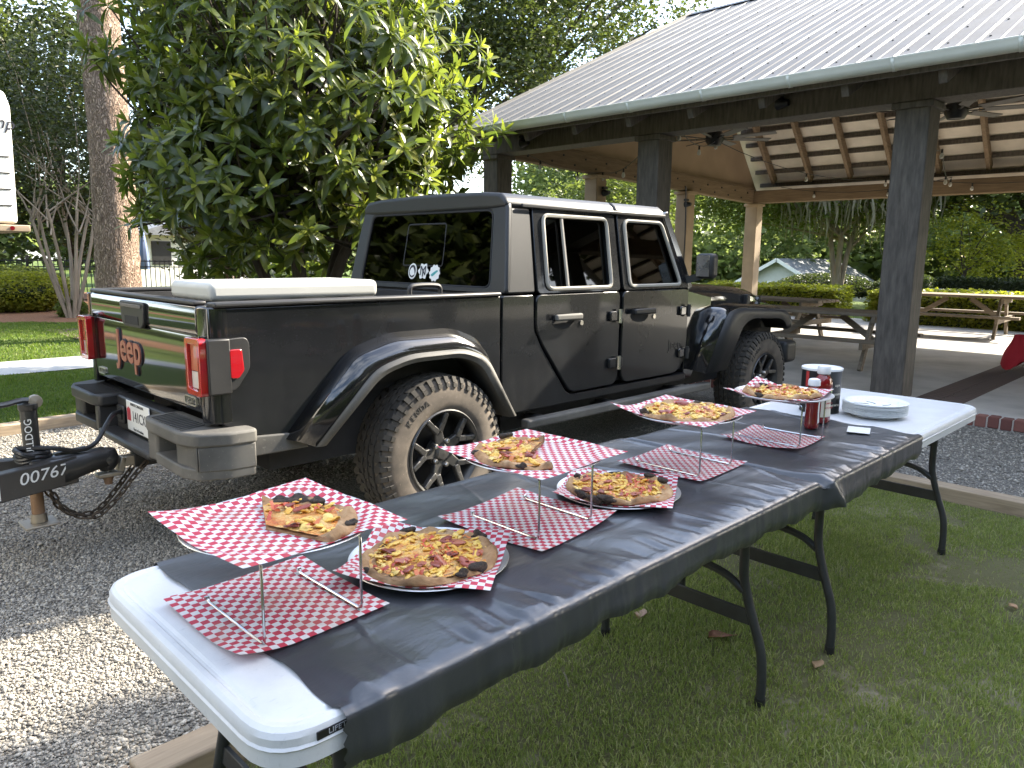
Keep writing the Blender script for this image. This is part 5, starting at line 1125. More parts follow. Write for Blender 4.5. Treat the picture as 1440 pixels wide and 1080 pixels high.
for (x, y, lab, pl2, rot, cu, zl, sd, ch, r, el) in ((-1.405, -2.545, 'round metal tray lying on the black cloth, nearer the bare end', 'checked paper under the bacon and egg pizza on the black cloth', R(38), (.006, .012, .03, .03), 'whole bacon and egg pizza with one burnt blister on the black cloth', 21, ((-82, .92, .028), (-98, .93, .018), (70, .95, .022), (0, .95, .022), (175, .96, .012)), .156, 66),
                                               (-.690, -2.535, 'round metal tray lying on the black cloth before the table joint', 'checked paper under the heavily charred pizza on the black cloth', R(30), (.012, .01, .02, .03), 'whole pizza with heavily charred black rim on the black cloth', 33, ((205, .93, .030), (188, .93, .03), (168, .94, .026), (-28, .93, .028), (-8, .95, .024), (40, .95, .022), (95, .95, .018)), .150, 50)):
    tray(x, y, ZC + .002, lab); paper(x, y, ZC + .0045, .33, .33, rot, pl2, cu, .15); pizza(x, y, ZC + .0078, r, zl, sd, 0, 360, ch, el, 17, 16)

# ---- condiments
t_ = NT('ketchup'); t_.set(col=(.20, .006, .008), rough=.18, coat=.6, spec=.5); t_ = NT('cap_white'); t_.set(col=(.74, .75, .76), rough=.4); t_ = NT('label_green'); t_.set(col=(.36, .46, .22), rough=.5); t_ = NT('label_cream'); t_.set(col=(.66, .62, .52), rough=.5); t_ = NT('label_red'); t_.set(col=(.40, .03, .03), rough=.5)
def ketchup(x, y, h, r, label, a, big):
    t = thing('ketchup_bottle', label, 'bottle', (x, y, ZC), a)
    prof = [(0, .0), (.85, .0), (.98, .02), (1.0, .06), (.96, .12), (.90, .30), (.88, .45), (.95, .58), (.98, .66), (.90, .74), (.70, .80), (.48, .84), (.46, .86)]
    def sec(z0, z1, grow, nm, mt, par, full=True, a0=0, a1=2 * PI):
        mb = MB(); rails = []; n = 28
        zs = [p for p in prof if z0 <= p[1] <= z1]
        for f_, hh in zs: rails.append([(x + math.cos(a) * (r * f_ * 1.0 + grow) * math.cos(b) - math.sin(a) * (r * f_ * .68 + grow) * math.sin(b), y + math.sin(a) * (r * f_ * 1.0 + grow) * math.cos(b) + math.cos(a) * (r * f_ * .68 + grow) * math.sin(b), ZC + .001 + hh * h) for b in np.linspace(a0, a1, n + 1)])
        mb.loft(rails); mb.sm = True; return mb.build(nm, mt, par, angle=60)
    body = sec(0, .9, 0, 'body', 'ketchup', t)
    lb = sec(.12, .60, .0012, 'label', 'label_cream' if big else 'plate_white', t, False, -2.35, -.75)
    if big:
        sec(.44, .60, .0020, 'label_band', 'label_green', lb, False, -2.3, -.8); 
        d = Vector((math.cos(a - PI / 2), math.sin(a - PI / 2), 0)); p = Vector((x, y, 0)) + d * (r * .62 + .0045); sx_ = Vector((-d.y, d.x, 0))
        meshobj('lettering', text_mesh('TOMATO', .011, .0003), 'label_red', lb, frame(p + Vector((0, 0, ZC + h * .36)), sx_, (0, 0, 1))); meshobj('lettering', text_mesh('KETCHUP', .012, .0003), 'label_red', lb, frame(p + Vector((0, 0, ZC + h * .28)), sx_, (0, 0, 1)))
        MB().prism([(.012 * math.cos(q), .014 * math.sin(q)) for q in np.linspace(0, 6.28, 13)[:-1]], lambda u, v_, w_: tuple(p + sx_ * u + d * (.001 + .0004 * w_) + Vector((0, 0, ZC + h * .52 + v_)))).build('leaf_emblem', 'oak_leaf', lb)
    MB().lathe([(r * .52, .855 * h), (r * .56, .865 * h), (r * .55, .955 * h), (r * .48, h * .985), (r * .28, h), (0, h)], 20, (x, y, ZC)).build('cap', 'cap_white', t, angle=40)
    return t
ketchup(.575, -2.560, .205, .043, 'smaller ketchup bottle with plain white cap on the black cloth', .5, False)
ketchup(.700, -2.545, .245, .048, 'taller ketchup bottle with green and cream label beside the tin', -.25, True)
# black tin of hot sauce packets with pale rim
tin = thing('tin', 'large black metal tin with white lid on the bare table top', 'tin', (.985, -2.42, TT)); tx, ty = .985, -2.42
MB().lathe([(.084, .001), (.087, .004), (.085, .008), (.085, .190), (.087, .193), (.087, .197)], 40, (tx, ty, TT)).build('body', 'label_black', tin)
MB().lathe([(.0885, .195), (.089, .204), (.086, .206), (.083, .203), (0, .203)], 40, (tx, ty, TT)).build('lid', 'cap_white', tin)
vd = (Vector((CAM.x, CAM.y, 0)) - Vector((tx, ty, 0))).normalized(); 
for k, (aa, s_, z) in enumerate(((.95, 'CAJUN', .13), (.9, 'SEASONING', .09), (.9, 'NET WT 8 LB', .04))):
    b = math.atan2(vd.y, vd.x) + aa; d = Vector((math.cos(b), math.sin(b), 0)); meshobj('lettering', text_mesh(s_, .013, .0004, .8), 'label_cream', tin, frame(Vector((tx, ty, TT + z)) + d * .0858, (-d.y, d.x, 0), (0, 0, 1)))
b = math.atan2(vd.y, vd.x) - .75; lr = MB(); rl = [[(tx + .0856 * math.cos(b + q), ty + .0856 * math.sin(b + q), TT + zz) for q in np.linspace(-.10, .10, 6)] for zz in (.12, .19)]; lr.loft(rl); lr.build('label', 'label_red', tin)
# stack of paper plates, plate by plate
t = NT('plate_paper'); co = t.co(); n = t.noise(co, 30, 3); m = t.noise(t.co((1, 1, 6)), 60, 3); t.set(col=t.mix(t.ramp(m, [(.60, (0,) * 3), (.70, (.55,) * 3)]), (.72, .735, .72), (.25, .33, .26)), rough=.5)
PX, PY = 1.055, -2.640; mb = MB(); mb.lathe([(0, .002), (.085, .002), (.094, .006), (.108, .016), (.124, .021), (.132, .0215), (.134, .020), (.130, .0195), (.108, .0135), (.095, .003), (.085, .0), (0, 0)], 56); pm = mb.mesh('paper_plate', angle=50); pm.materials.append(MATS['plate_paper'])
for k in range(14):
    o = meshobj('paper_plate', pm, None, None, Matrix.Translation((PX + random.uniform(-.002, .002), PY + random.uniform(-.002, .002), TT + .0015 + k * .0036)) @ Matrix.Rotation(k * .7, 4, 'Z') @ Matrix.Scale(1.0, 4))
    tag(o, 'topmost white paper plate with green sprig print, on the plate stack' if k == 13 else 'lowest white paper plate of the stack, resting on the bare table' if k == 0 else 'white paper plate with patterned rim inside the plate stack', 'plate', 'stacked paper plates')
    if k == 13:
        for q, (a, L) in enumerate(((.3, .05), (1.4, .06), (2.6, .05), (4.0, .055), (5.2, .05))):
            p = [(PX + .02 * math.cos(a * 2), PY + .02 * math.sin(a * 2), 0)]; pts = [(PX + (.03 + L * u) * math.cos(a + u * .5), PY + (.03 + L * u) * math.sin(a + u * .5), TT + .0015 + k * .0036 + .0026 + max(0, (.03 + L * u - .085)) * .6) for u in (0, .25, .5, .75, 1)]
            MB().tube(pts, .0014, 5).build('sprig_print', 'oak_leaf', o)
cd_ = MB().box(-.058, .058, -.042, .042, 0, .0012).build('card', 'plate_white', None, M=Matrix.Translation((.672, -2.715, ZC + .0012)) @ Matrix.Rotation(R(18), 4, 'Z')); tag(cd_, 'small white card lying on the black cloth by the plates', 'card')

# ================================================================ trees, hedges, far things
# pine trunk
gy = 'unseen trees beyond the lawn on the table side'  # unseen trees read from dark reflections, sited to hold back skylight on the pickup
for k, (x, y, h) in enumerate(((3, -14.5, 8), (-6, -14, 8), (12, -19, 8), (-15, -15, 8))):
    make_tree('lawn_tree', ('dense tree across the lawn, facing the door of the pickup', 'dense tree across the lawn, facing the pickup bed', 'dense tree past the shade oak', 'dense tree at the lawn corner, far from the pavilion')[k], (x, y, 0), 2.4, .25, [(x, y, h * .55, 4.6, 3.6, h * .45), (x + 3, y + .5, h * .42, 3, 3, h * .36), (x - 3, y, h * .42, 3, 3, h * .36)], 330, 26, .55, .48, 'bark_dark', 'oak_leaf', gy)
gr = 'trees beyond the lot behind the trailer'
for k, (x, y, h) in enumerate(((-17, 6, 9), (-9.5, 13, 13), (-19, -2, 7), (-15, 21, 10), (-20, -11, 7))):
    make_tree('lot_tree', ('broad leafy tree past the far end of the trailer', 'tall leafy tree across the lawn from the trailer', 'leafy tree facing the tailgate across the gravel', 'leafy tree at the end of the sidewalk lawn', 'leafy tree beyond the grass behind the bare table end')[k], (x, y, 0), 2.2, .25, [(x, y, h * .62, 3.6, 4.2, h * .42), (x + .5, y + 2.5, h * .5, 3, 3, h * .34), (x, y - 2.6, h * .5, 3, 3, h * .36)], 420, 28, .5, .5, 'bark_dark', 'oak_leaf', gr)
t = thing('pine_tree', 'tall straight pine trunk with flaking brown bark', 'tree', (1.74, 9.6, 0))
N = 40; H_ = 14; rings = 90; v = []; 
for i in range(rings):
    z = -.1 + H_ * i / (rings - 1); r0 = .335 * (1 - .030 * z) + .10 * math.exp(-z * 2.2)
    for k in range(N):
        a = 2 * PI * k / N; r = r0 * (1 + .05 * math.sin(a * 9 + 4 * math.sin(z * 2.3)) * math.sin(z * 9 + a * 5) + .035 * math.sin(a * 17 + z * 13)) ; v.append((1.74 + .06 * math.sin(z * .5) + r * math.cos(a), 9.6 + r * math.sin(a), z))
f = [(i * N + k, i * N + (k + 1) % N, (i + 1) * N + (k + 1) % N, (i + 1) * N + k) for i in range(rings - 1) for k in range(N)]
mb = MB(); mb.add(v, f); mb.sm = True
def _pine():
    t = NT('pine_bark'); co = t.co((1, 1, .35)); vo = t.n('TexVoronoi'); vo.feature = 'DISTANCE_TO_EDGE'; vo.inputs['Scale'].default_value = 26
    nz = t.n('TexNoise'); nz.inputs['Scale'].default_value = 9; t.l(co, nz.inputs['Vector']); t.l(t.mix(.3, co, nz.outputs['Color']), vo.inputs['Vector'])
    e = t.ramp(vo.outputs['Distance'], [(.0, (.35,) * 3), (.22, (1,) * 3)]); n = t.noise(co, 25, 6)
    t.set(col=t.mix(e, (.10, .07, .055), t.ramp(n, [(.3, (.26, .18, .13)), (.7, (.46, .35, .27))])), rough=.95, spec=.15)
    t.bump(t.math('ADD', e, t.math('MULTIPLY', n, .35)), 1, .03)
_pine()
mb.build('trunk', 'pine_bark', t, angle=180)
pts, cc = clump_points([(1.7, 9.6, 13.5, 2.6, 2.6, 1.8)], 120, 40, .4)
v, f = scatter_leaves(pts, .22 * np.ones(len(pts)), .12); meshobj('crown', fastmesh('crown', v, f), 'dark_leaf', t)

# broad leaved evergreen behind the pickup: whorls of long leaves
LC = Vector((2.10, 4.15, 3.0))
tree = thing('loquat_tree', 'dense evergreen tree with whorls of long glossy leaves behind the pickup', 'tree', (2.2, 4.3, 0))
mb = MB(); tips = []
trunk_top = []
for k in range(5):
    a = k * 1.26 + .3; q = Vector((2.2 + math.cos(a) * .75, 4.3 + math.sin(a) * .75, 1.9 + .3 * (k % 2))); limb(mb, (2.2 + math.cos(a) * .08, 4.3 + math.sin(a) * .08, -.05), q, .085, .06, .1); trunk_top.append(q)
def crown_r(d):
    az = math.atan2(d.y, d.x); el = math.asin(max(-1, min(1, d.z)))
    r = 1 + .13 * math.sin(3 * az + 1.1) * math.cos(2 * el) + .10 * math.sin(5 * az - 2 + 4 * el) + .08 * math.cos(7 * el + az)
    return Vector((d.x * 2.2, d.y * 2.15, d.z * (2.6 if d.z > 0 else 1.95))) * r
leaves = []   # matrices
def leaf_M(p, d, up, L, W, curl):
    x = d.normalized(); y = up.cross(x); y = y.normalized() if y.length > 1e-4 else Vector((1, 0, 0)); z = x.cross(y)
    return Matrix(((x.x * L, y.x * W, z.x * L, p.x), (x.y * L, y.y * W, z.y * L, p.y), (x.z * L, y.z * W, z.z * L, p.z), (0, 0, 0, 1)))
rg = random.Random(5); whorls = []
for k in range(1650):
    while True:
        d = Vector((rg.gauss(0, 1), rg.gauss(0, 1), rg.gauss(0, 1))).normalized()
        if d.z > -.92: break
    rr = (.52 + .48 * rg.random() ** .45) if k % 4 else rg.uniform(.3, .7)
    p = LC + crown_r(d) * rr
    if p.z < .75 + rg.random() * .4 or (p - LC).dot(Vector((-.71, .71, 0))) > 1.75 + .2 * math.sin(p.z * 4): continue
    whorls.append((p, d))
for i, (p, d) in enumerate(whorls):
    ax = (d * .75 + Vector((0, 0, .62)) + Vector((rg.gauss(0, .25), rg.gauss(0, .25), rg.gauss(0, .2)))).normalized()
    e = ax.cross(Vector((.3, .2, 1))).normalized(); g_ = ax.cross(e); n = rg.randint(9, 13)
    for j in range(n):
        a = j * 2.399 + rg.random() * .5; age = j / n        # outer leaves droop, young ones stand up
        tilt = R(22 + 88 * age + rg.uniform(-10, 10)); dr = ax * math.cos(tilt) + (e * math.cos(a) + g_ * math.sin(a)) * math.sin(tilt)
        dr.z -= .28 * age; L = (.135 + .10 * age) * rg.uniform(.75, 1.25); leaves.append((leaf_M(p - ax * .07 * age, dr, ax, L, L * rg.uniform(.95, 1.15), 0), age))
    if i % 3 == 0: limb(mb, trunk_top[i % 5], p - ax * .08, .028, .007, .14, 6)
mb.build('trunk', 'bark_dark', tree)
def leaf_shape(curl, W=.155):
    vs = []; fs = []; m = 6
    for i in range(m + 1):
        u = i / m; w_ = W * (math.sin(PI * min(1, u * .93 + .05)) ** .8) * (1 if u < .99 else .15); z = -curl * u * u
        vs += [(u, -w_, z + w_ * .30), (u, 0, z), (u, w_, z + w_ * .30)]
    for i in range(m):
        a = i * 3; fs += [(a, a + 3, a + 4, a + 1), (a + 1, a + 4, a + 5, a + 2)]
    return np.array(vs), fs
shapes = [leaf_shape(c, w_) for c, w_ in ((.12, .135), (.28, .15), (.45, .14))]
lm_ = []
for vs, fs in shapes:
    me = bpy.data.meshes.new('leaf'); me.from_pydata([tuple(q) for q in vs], [], fs); me.shade_smooth(); me.materials.append(MATS['loquat_leaf']); lm_.append(me)
dist = [((M.translation - CAM).length - 1.2 * M.col[0].length * 4, i) for i, (M, a) in enumerate(leaves)]
near = set(i for _, i in sorted(dist)[:300])
V = []; F = []; MI = []; k = 0
lm_[0].materials.clear(); lm_[0].materials.append(MATS['loquat_young'])
for i, (M, age) in enumerate(leaves):
    s = 0 if age < .35 else (1 if age < .75 else 2)
    if i in near:
        o = bpy.data.objects.new('leaf', lm_[s]); COL.objects.link(o); l_, q_, s_ = M.decompose(); o.location = l_; o.rotation_euler = q_.to_euler(); o.scale = s_; adopt(o, tree)
    else:
        A = np.array(M); vs = shapes[s][0] @ A[:3, :3].T + A[:3, 3]; V.append(vs); MI.append(np.full(len(shapes[s][1]), 1 if s == 0 else 0, np.int32)); F.append(np.array(shapes[s][1]) + k); k += len(vs)
me = fastmesh('foliage', np.concatenate(V), np.concatenate(F)); me.shade_smooth(); fo = meshobj('foliage', me, 'loquat_leaf', tree); me.materials.append(MATS['loquat_young']); me.polygons.foreach_set('material_index', np.concatenate(MI)); tag(fo, kind='stuff')
print('loquat leaves', len(leaves))

# trees: name, label, base, trunk height, trunk radius, crown blobs, clumps, leaves per clump, clump size, leaf size, ...
make_tree('live_oak', 'large live oak with small leaves rising behind the pavilion gable', (10.5, 13.5, 0), 3.5, .35, [(10.5, 13.5, 7.5, 4.2, 3.6, 3.2), (12.5, 12.5, 9.0, 3.5, 3, 3), (8.5, 14, 6.0, 2.5, 2.5, 2.2), (14.5, 12.5, 9.2, 2.6, 2.6, 2.5), (13.0, 9.8, 7.2, 2.0, 1.8, 1.9), (11.2, 11.2, 5.4, 2.4, 2.2, 2.2), (15.4, 9.0, 7.9, 1.9, 1.8, 1.7)], 2100, 34, .30, .15, 'bark_dark', 'oak_leaf', nlimb=16)
make_tree('shade_oak', 'broad live oak beside the tables, casting shade over them', (15.3, -10.3, 0), 5.5, .5, [(14.2, -9.72, 9.2, 4.6, 3.5, 3.4), (12.6, -8.72, 8.2, 3.0, 2.9, 2.6), (16.0, -10.72, 10.2, 3.6, 3.3, 3.2), (9.6, -8.42, 6.9, 2.6, 2.5, 1.8), (12.2, -11.92, 8.0, 4, 3, 3), (11.6, -7.57, 8.6, 2.6, 1.85, 2.2), (9.0, -6.82, 6.6, 2.2, 1.7, 1.6)], 2600, 34, .36, .34, 'bark_dark', 'oak_leaf', nlimb=14)
gl = 'dark trees along the iron fence'
make_tree('screen_tree', 'tall dark leafy tree behind the iron fence, next to the white cabinet', (2.2, 24, 0), 3, .16, [(1.6, 24, 4.6, 2.2, 2, 3.0), (2.6, 24, 7.2, 1.5, 1.7, 1.8)], 400, 34, .34, .22, 'bark_dark', 'oak_leaf', gl)
make_tree('screen_tree', 'dark bushy tree behind the many-stemmed crepe myrtle', (5.0, 24.5, 0), 2.5, .16, [(4.9, 24.5, 4.0, 2.1, 2, 2.8), (4.8, 24.5, 7.4, 1.6, 1.6, 2.0)], 360, 34, .34, .22, 'bark_dark', 'dark_leaf', gl)
make_tree('screen_tree', 'dark tree filling the gap right of the pine trunk', (8.6, 20.5, 0), 2.2, .15, [(8.2, 20.5, 4.8, 2.2, 1.8, 2.6), (7.4, 20.5, 7.6, 1.6, 1.5, 2.4)], 630, 34, .34, .22, 'bark_dark', 'dark_leaf', gl)
make_tree('screen_tree', 'low dark bushy tree under the broad leaved evergreen', (5.6, 13.5, 0), 1.0, .09, [(5.6, 13.5, 1.75, 1.1, 1.0, 1.0), (6.8, 13.4, 2.2, 1.2, 1, 1.2)], 330, 30, .2, .12, 'bark_dark', 'dark_leaf', gl)
make_tree('screen_tree', 'tall dark tree whose top shows above the white cabinet', (-1.6, 25.5, 0), 3, .16, [(-1.4, 25.5, 5.0, 2.4, 2, 3.0), (.0, 25.5, 7.4, 1.4, 1.6, 1.6)], 360, 34, .34, .22, 'bark_dark', 'dark_leaf', gl)
make_tree('screen_tree', 'dark tree between the evergreen crown and the pavilion corner', (9.3, 22, 0), 2.6, .16, [(9.3, 22, 4.5, 2.6, 2, 3), (10.8, 22, 6.4, 2.2, 2, 2.4)], 630, 34, .34, .24, 'bark_dark', 'dark_leaf', gl)
make_tree('crepe_myrtle', 'crepe myrtle with a fan of bare pale stems', (2.35, 14.7, 0), 2.3, .045, [(2.3, 14.7, 3.6, 1.35, 1.2, 1.0), (2.0, 14.7, 4.9, 1.0, 1.0, .9)], 300, 24, .26, .10, 'bark_pale', 'dark_leaf', None, trunks=7, spread=.28, nlimb=26)
# trees beyond the pavilion
gb = 'trees beyond the pavilion'
tm = make_tree('mossy_tree', 'tree with pale fluted trunk hung with grey Spanish moss', (22.8, 6.2, 0), 2.3, .11, [(22.8, 6.6, 4.1, 3.6, 3.4, 1.5), (21.2, 8.8, 4.0, 2.4, 2.2, 1.4), (24.0, 5.2, 5.2, 3, 3, 1.5)], 800, 36, .3, .19, 'bark_pale', 'light_leaf', gb, nlimb=16, trunks=4, spread=.16)
mp_, mf_ = [], []; k = 0; rg = np.random.default_rng(3)
for i in range(900):
    a = rg.uniform(0, 2 * PI); r = 2.6 * math.sqrt(rg.random()); x = 22.6 + r * math.cos(a); y = 5.9 + r * math.sin(a); z = 3.7 + rg.normal() * .35; L = rg.uniform(.5, 1.7) * (1.2 - r * .25); w_ = rg.uniform(.02, .06)
    ph = rg.uniform(0, 6); b = rg.uniform(0, PI); ex, ey = math.cos(b) * w_, math.sin(b) * w_
    for j in range(5):
        t = j / 4; ox, oy = .05 * math.sin(ph + 5 * t), .05 * math.cos(ph * 2 + 4 * t); ww = 1 - .75 * t
        mp_ += [(x + ox - ex * ww, y + oy - ey * ww, z - L * t), (x + ox + ex * ww, y + oy + ey * ww, z - L * t)]
        if j: mf_.append((k - 2, k - 1, k + 1, k))
        k += 2
tag(meshobj('spanish_moss', fastmesh('spanish_moss', np.array(mp_), np.array(mf_)), 'moss_grey', tm), kind='stuff')
make_tree('far_tree', 'pale green airy tree seen between the cab and tan corner post', (21, 15.5, 0), 1.6, .1, [(20.5, 15.2, 2.6, 2.4, 2, 1.6), (22.5, 14, 3.9, 2.2, 2, 1.6)], 420, 30, .3, .19, 'bark_pale', 'light_leaf', gb, nlimb=24, trunks=3, spread=.3)
make_tree('far_tree', 'bright green tree standing above the tan end posts', (28, 22, 0), 3, .18, [(27, 21.5, 5.0, 3.6, 3, 2.6), (30, 20, 6.2, 3, 3, 2.4)], 480, 28, .4, .3, 'bark_dark', 'far_haze_leaf', gb, nlimb=14)
make_tree('far_oak', 'large dark oak with forked black trunk behind the brick wall', (25.8, 1.6, 0), 2.4, .28, [(25.5, 2.2, 5.6, 3.8, 3.4, 2.6), (26.5, -1.2, 5.4, 3.4, 3, 2.6), (24.5, 4.2, 5.0, 2, 2, 1.8)], 950, 36, .36, .24, 'bark_dark', 'oak_leaf', gb, nlimb=14, trunks=2, spread=.35)
make_tree('far_tree', 'yellow-green small tree beside the forked oak trunk', (23.2, 2.6, 0), 1.2, .06, [(23.2, 2.6, 2.1, 1.0, 1.1, 1.0), (23.8, 1.6, 1.5, 1.2, 1.2, .8)], 150, 26, .2, .11, 'bark_dark', 'hedge_leaf', gb, nlimb=10)
make_tree('far_tree', 'broad tree closing the view behind the sage house', (52, 24, 0), 4, .3, [(50, 22, 6, 8, 6, 4.5), (56, 14, 6.5, 8, 6, 4.5), (58, 4, 6.5, 8, 6, 4.5), (48, 34, 6.5, 8, 7, 4.5)], 900, 26, .9, .6, 'bark_dark', 'far_haze_leaf', gb, nlimb=10)
make_tree('far_tree', 'leafy tree far behind the dark oak', (44, -4, 0), 4, .3, [(44, -4, 6, 6, 6, 5), (46, 4, 6, 5, 5, 4.5)], 480, 26, .8, .5, 'bark_dark', 'far_haze_leaf', gb, nlimb=10)

wp, _c = clump_points([(62, y_, 1.2 + 1.2 * math.sin(y_), 4, 6, 4.6 + 1.5 * math.sin(y_ * 2.1)) for y_ in range(-30, 66, 6)] + [(x_, 66, 2.4 + 1.2 * math.sin(x_), 6, 4, 4.4 + 1.5 * math.sin(x_ * 2.1)) for x_ in range(-34, 60, 6)], 3000, 28, 1.0); v, f = scatter_leaves(wp, .9 * (.6 + .8 * NR.random(len(wp))), .6)
tag(meshobj('far_woods', fastmesh('far_woods', v, f), 'far_haze_leaf'), 'far belt of trees closing the view beyond the house', 'woods', kind='stuff')
def hedge(name, label, blobs, n, leaf, m, core=True, cat='hedge', group=None, box=False):
    t = thing(name, label, cat, (blobs[0][0], blobs[0][1], 0), 0, group); pts = []
    for (cx, cy, cz, rx, ry, rz) in blobs:
        k = max(60, int(n * rx * ry * rz / sum(b[3] * b[4] * b[5] for b in blobs)) * 3)
        if box:
            p = NR.uniform(-1, 1, (k, 3)); ax = NR.integers(0, 3, k); sg = np.where(NR.random(k) < .5, -1, 1); sel = NR.random(k) < .8; p[np.arange(k)[sel], ax[sel]] = sg[sel] * NR.uniform(.86, 1.04, sel.sum())
            p[:, 2] *= 1 + .09 * np.sin(p[:, 0] * rx * 5 + p[:, 1] * ry * 4.1)
        else:
            p = NR.normal(size=(k, 3)); p /= np.linalg.norm(p, axis=1)[:, None]; p *= NR.uniform(.75, 1.04, k)[:, None]
        pts.append(p * [rx, ry, rz] + [cx, cy, cz])
        if core:
            mb = MB()
            if box: mb.box(cx - rx * .8, cx + rx * .8, cy - ry * .97, cy + ry * .97, .0, cz + rz * .86)
            else: mb.lathe([(rx * .66 * math.cos(u), cz + rz * .66 * math.sin(u)) for u in np.linspace(-1.4, 1.5, 9)], 16, (cx, cy, 0))
            mb.build('stems', 'dark_leaf', t)
    P = np.concatenate(pts); P = P[P[:, 2] > .02]; v, f = scatter_leaves(P, leaf * (.6 + .8 * NR.random(len(P))), .55); meshobj('foliage', fastmesh('foliage', v, f), m, t); return t
hedge('clipped_hedge', 'clipped yellow-green hedge lit by the sun behind a picnic table', [(15.0, -.9, .36, .5, 3.05, .42)], 15000, .09, 'hedge_leaf', box=True)
hedge('clipped_hedge', 'short yellow-green hedge end beside the tan corner post', [(15.2, 4.75, .36, .5, 1.7, .42)], 9000, .09, 'hedge_leaf', box=True)
hedge('round_shrub', 'wide rounded dark green shrub in front of the sage house', [(27.5, 8.6, .25, 1.5, 1.9, .62)], 7000, .1, 'dark_leaf', cat='shrub')
hedge('round_shrub', 'rounded dark shrub to the right of the mossy trunk', [(28, 5.6, .25, 1.4, 1.3, .65)], 5000, .1, 'dark_leaf', cat='shrub')
hedge('boxwood', 'small square-clipped green bush at the end of the brick wall', [(19.6, 3.1, .45, .4, .45, .45)], 2500, .06, 'oak_leaf', box=True, cat='shrub')
hedge('back_hedge', 'long low dark hedge behind the brick wall', [(22.0, -.5, .5, .4, 3.4, .42)], 7000, .09, 'dark_leaf', box=True)
hedge('azalea_shrub', 'low sunlit yellowish shrub on the mulch by the fence', [(2.0, 17.3, .45, 1.1, .8, .5), (.9, 17.6, .42, 1.0, .8, .45)], 6000, .085, 'hedge_leaf', cat='shrub')
hedge('boxwood', 'clipped green shrub behind the yellowish one', [(2.2, 19.4, .6, 1.3, .6, .45), (.4, 19.8, .6, 1.4, .6, .45)], 5000, .08, 'light_leaf', cat='shrub')
hedge('tuft_plant', 'small bright green grassy tuft on the orange mulch', [(2.42, 14.95, .16, .22, .22, .2)], 500, .16, 'light_leaf', core=False, cat='plant')
hedge('cycad', 'low young plant with broad leaves below the evergreen', [(3.4, 6.8, .75, .6, .6, .55)], 700, .26, 'loquat_leaf', core=False, cat='plant')

# low brick wall with a stone cap beyond the hedge
wl = thing('brick_wall', 'low brown brick wall with pale cap behind the hedge', 'wall', (20, 0, 0))
MB().box(20.02, 20.24, -3.5, 2.9, -.02, .60).build('core', 'mortar', wl); wb = MB().box(-.012, .05, -.10, .10, -.03, .03).mesh('brick', False)
for r in range(7):
    for k in range(30): meshobj('brick', wb, 'brick', wl, Matrix.Translation((20.0, -3.35 + k * .214 + (r % 2) * .107, .07 + r * .078)))
MB().box(19.95, 20.30, -3.55, 2.95, .602, .66).build('cap', 'walk_concrete', wl, .01)
# sage house far behind
hs = thing('house', 'pale sage gabled house with grey shingle roof', 'house', (41, 19, 0))
plain('sage_siding', (.52, .52, .46), .8, var=.05, bump=.1); plain('shingle', (.17, .18, .20), .9, var=.2, scale=8); MATSP = None
HX, HY0, HY1, HZ = 45.0, 16.1, 21.6, -.15
MB().prism([(HY0, -2.7), (HY1, -2.7), (HY1, HZ), ((HY0 + HY1) / 2, 1.3), (HY0, HZ)], lambda a, b, t: (HX + 9 * t, a, b)).build('wall', 'sage_siding', hs)
for s in (0, 1):
    y0 = HY0 - .35 if s == 0 else HY1 + .35; z0 = HZ - .22
    MB().beam((HX + 4.4, y0, z0 + .03), (HX + 4.4, (HY0 + HY1) / 2, 1.39), 9.8, .12, (1, 0, 0) if False else (0, 0, 1)).build('roof', 'shingle', hs)
    MB().beam((HX - .52, y0, z0), (HX - .52, (HY0 + HY1) / 2, 1.35), .06, .22).build('fascia', 'white_paint', hs)
for (y, z, w_, h) in ((19.35, -.48, .36, .7), (20.4, -1.2, .36, .6), (17.6, -.9, .4, .7)):
    f_ = MB().ring([(y - w_ / 2 - .09, z - h / 2 - .09), (y + w_ / 2 + .09, z - h / 2 - .09), (y + w_ / 2 + .09, z + h / 2 + .09), (y - w_ / 2 - .09, z + h / 2 + .09)], [(y - w_ / 2, z - h / 2), (y + w_ / 2, z - h / 2), (y + w_ / 2, z + h / 2), (y - w_ / 2, z + h / 2)], lambda a, b, t: (HX - .06 + .055 * t, a, b)).build('window', 'white_paint', hs)
    MB().box(HX - .02, HX - .006, y - w_ / 2, y + w_ / 2, z - h / 2, z + h / 2).build('pane', 'iron', f_)
    MB().box(HX - .05, HX - .021, y - w_ / 2, y + w_ / 2, z - .025, z + .025).build('mullion', 'white_paint', f_)
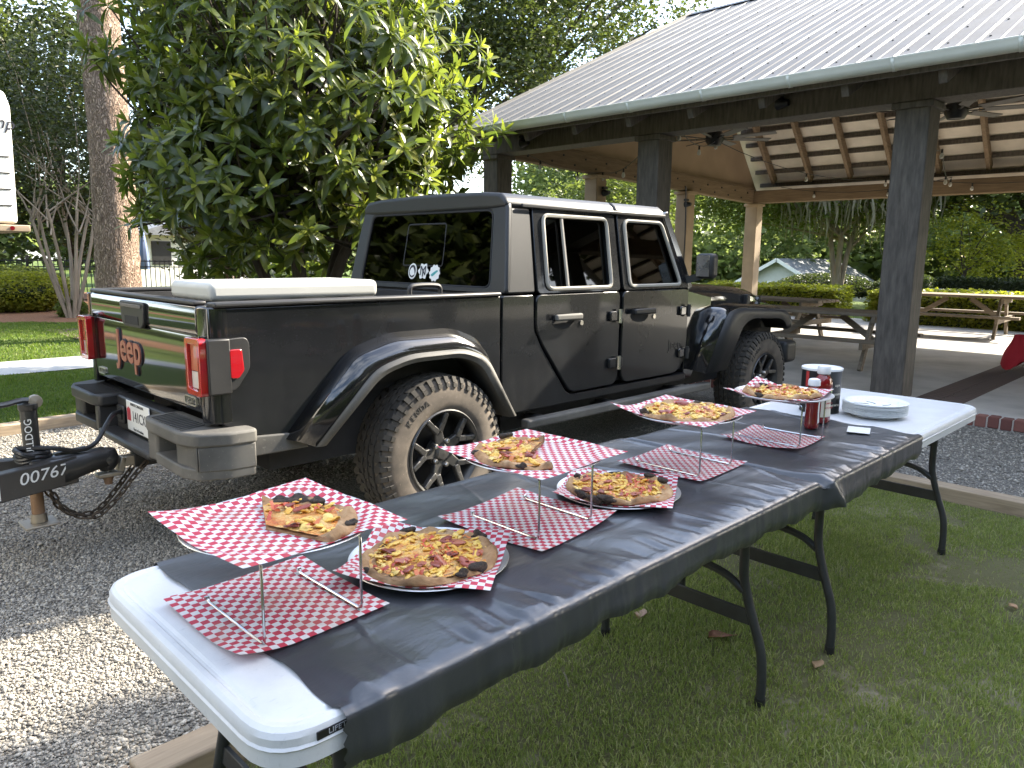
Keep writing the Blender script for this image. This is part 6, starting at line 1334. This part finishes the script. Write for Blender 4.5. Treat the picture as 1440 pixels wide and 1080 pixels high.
# iron fence, panel by panel
fe = thing('iron_fence', 'black iron picket fence behind the pine trunk', 'fence', (5, 18.5, 0))
fp, fq = Vector((-1.0, 21.0, 0)), Vector((8.5, 17.0, 0)); n = 84; d = (fq - fp) / n
pk = MB().box(-.009, .009, -.009, .009, 0, 1.22).mesh('picket', False); post = MB().box(-.03, .03, -.03, .03, -.02, 1.32).mesh('post', False)
for i in range(n + 1):
    q = fp + d * i; meshobj('post' if i % 16 == 0 else 'picket', post if i % 16 == 0 else pk, 'iron', fe, Matrix.Translation(q))
for z in (.12, 1.02, 1.18): MB().beam(fp + Vector((0, 0, z)), fq + Vector((0, 0, z)), .03, .03).build('rail', 'iron', fe)
# folded blue umbrella and pale building beyond the fence
um = thing('patio_umbrella', 'folded blue patio umbrella beyond the iron fence', 'umbrella', (8.2, 27.5, 0)); ub = NT('blue_canvas'); ub.set(col=(.12, .17, .30), rough=.8)
x, y = 8.45, 27.8; MB().tube([(x, y, 0), (x, y, 2.3)], .025, 8).build('pole', 'white_paint', um); mb = MB(); mb.lathe([(.17, .75), (.21, .9), (.16, 1.5), (.06, 2.2), (.01, 2.3)], 9, (x, y, 0)); mb.build('canopy', ub.m, um)
def shed(x0, x1, y0, y1, h, rise, label):
    s = thing('pool_house', label, 'building', ((x0 + x1) / 2, y0, 0)); MB().box(x0, x1, y0, y1, -.1, h).build('wall', 'white_paint', s)
    MB().prism([(x0 - .4, h - .05), (x1 + .4, h - .05), ((x0 + x1) / 2, h + rise)], lambda a, b, t: (a, y0 - .4 + (y1 - y0 + .8) * t, b)).build('roof', 'shingle', s)
    for k in range(3): MB().box(x0 + (k + .5) * (x1 - x0) / 3 - .4, x0 + (k + .5) * (x1 - x0) / 3 + .4, y0 - .04, y0 - .003, .9, 1.9).build('window', 'iron', s)
shed(14, 24, 44, 50, 2.6, 1.6, 'white pool house with grey roof far beyond the fence'); shed(9.0, 14.5, 30, 33, 2.2, 1.0, 'cream low building behind the evergreen, past the fence')
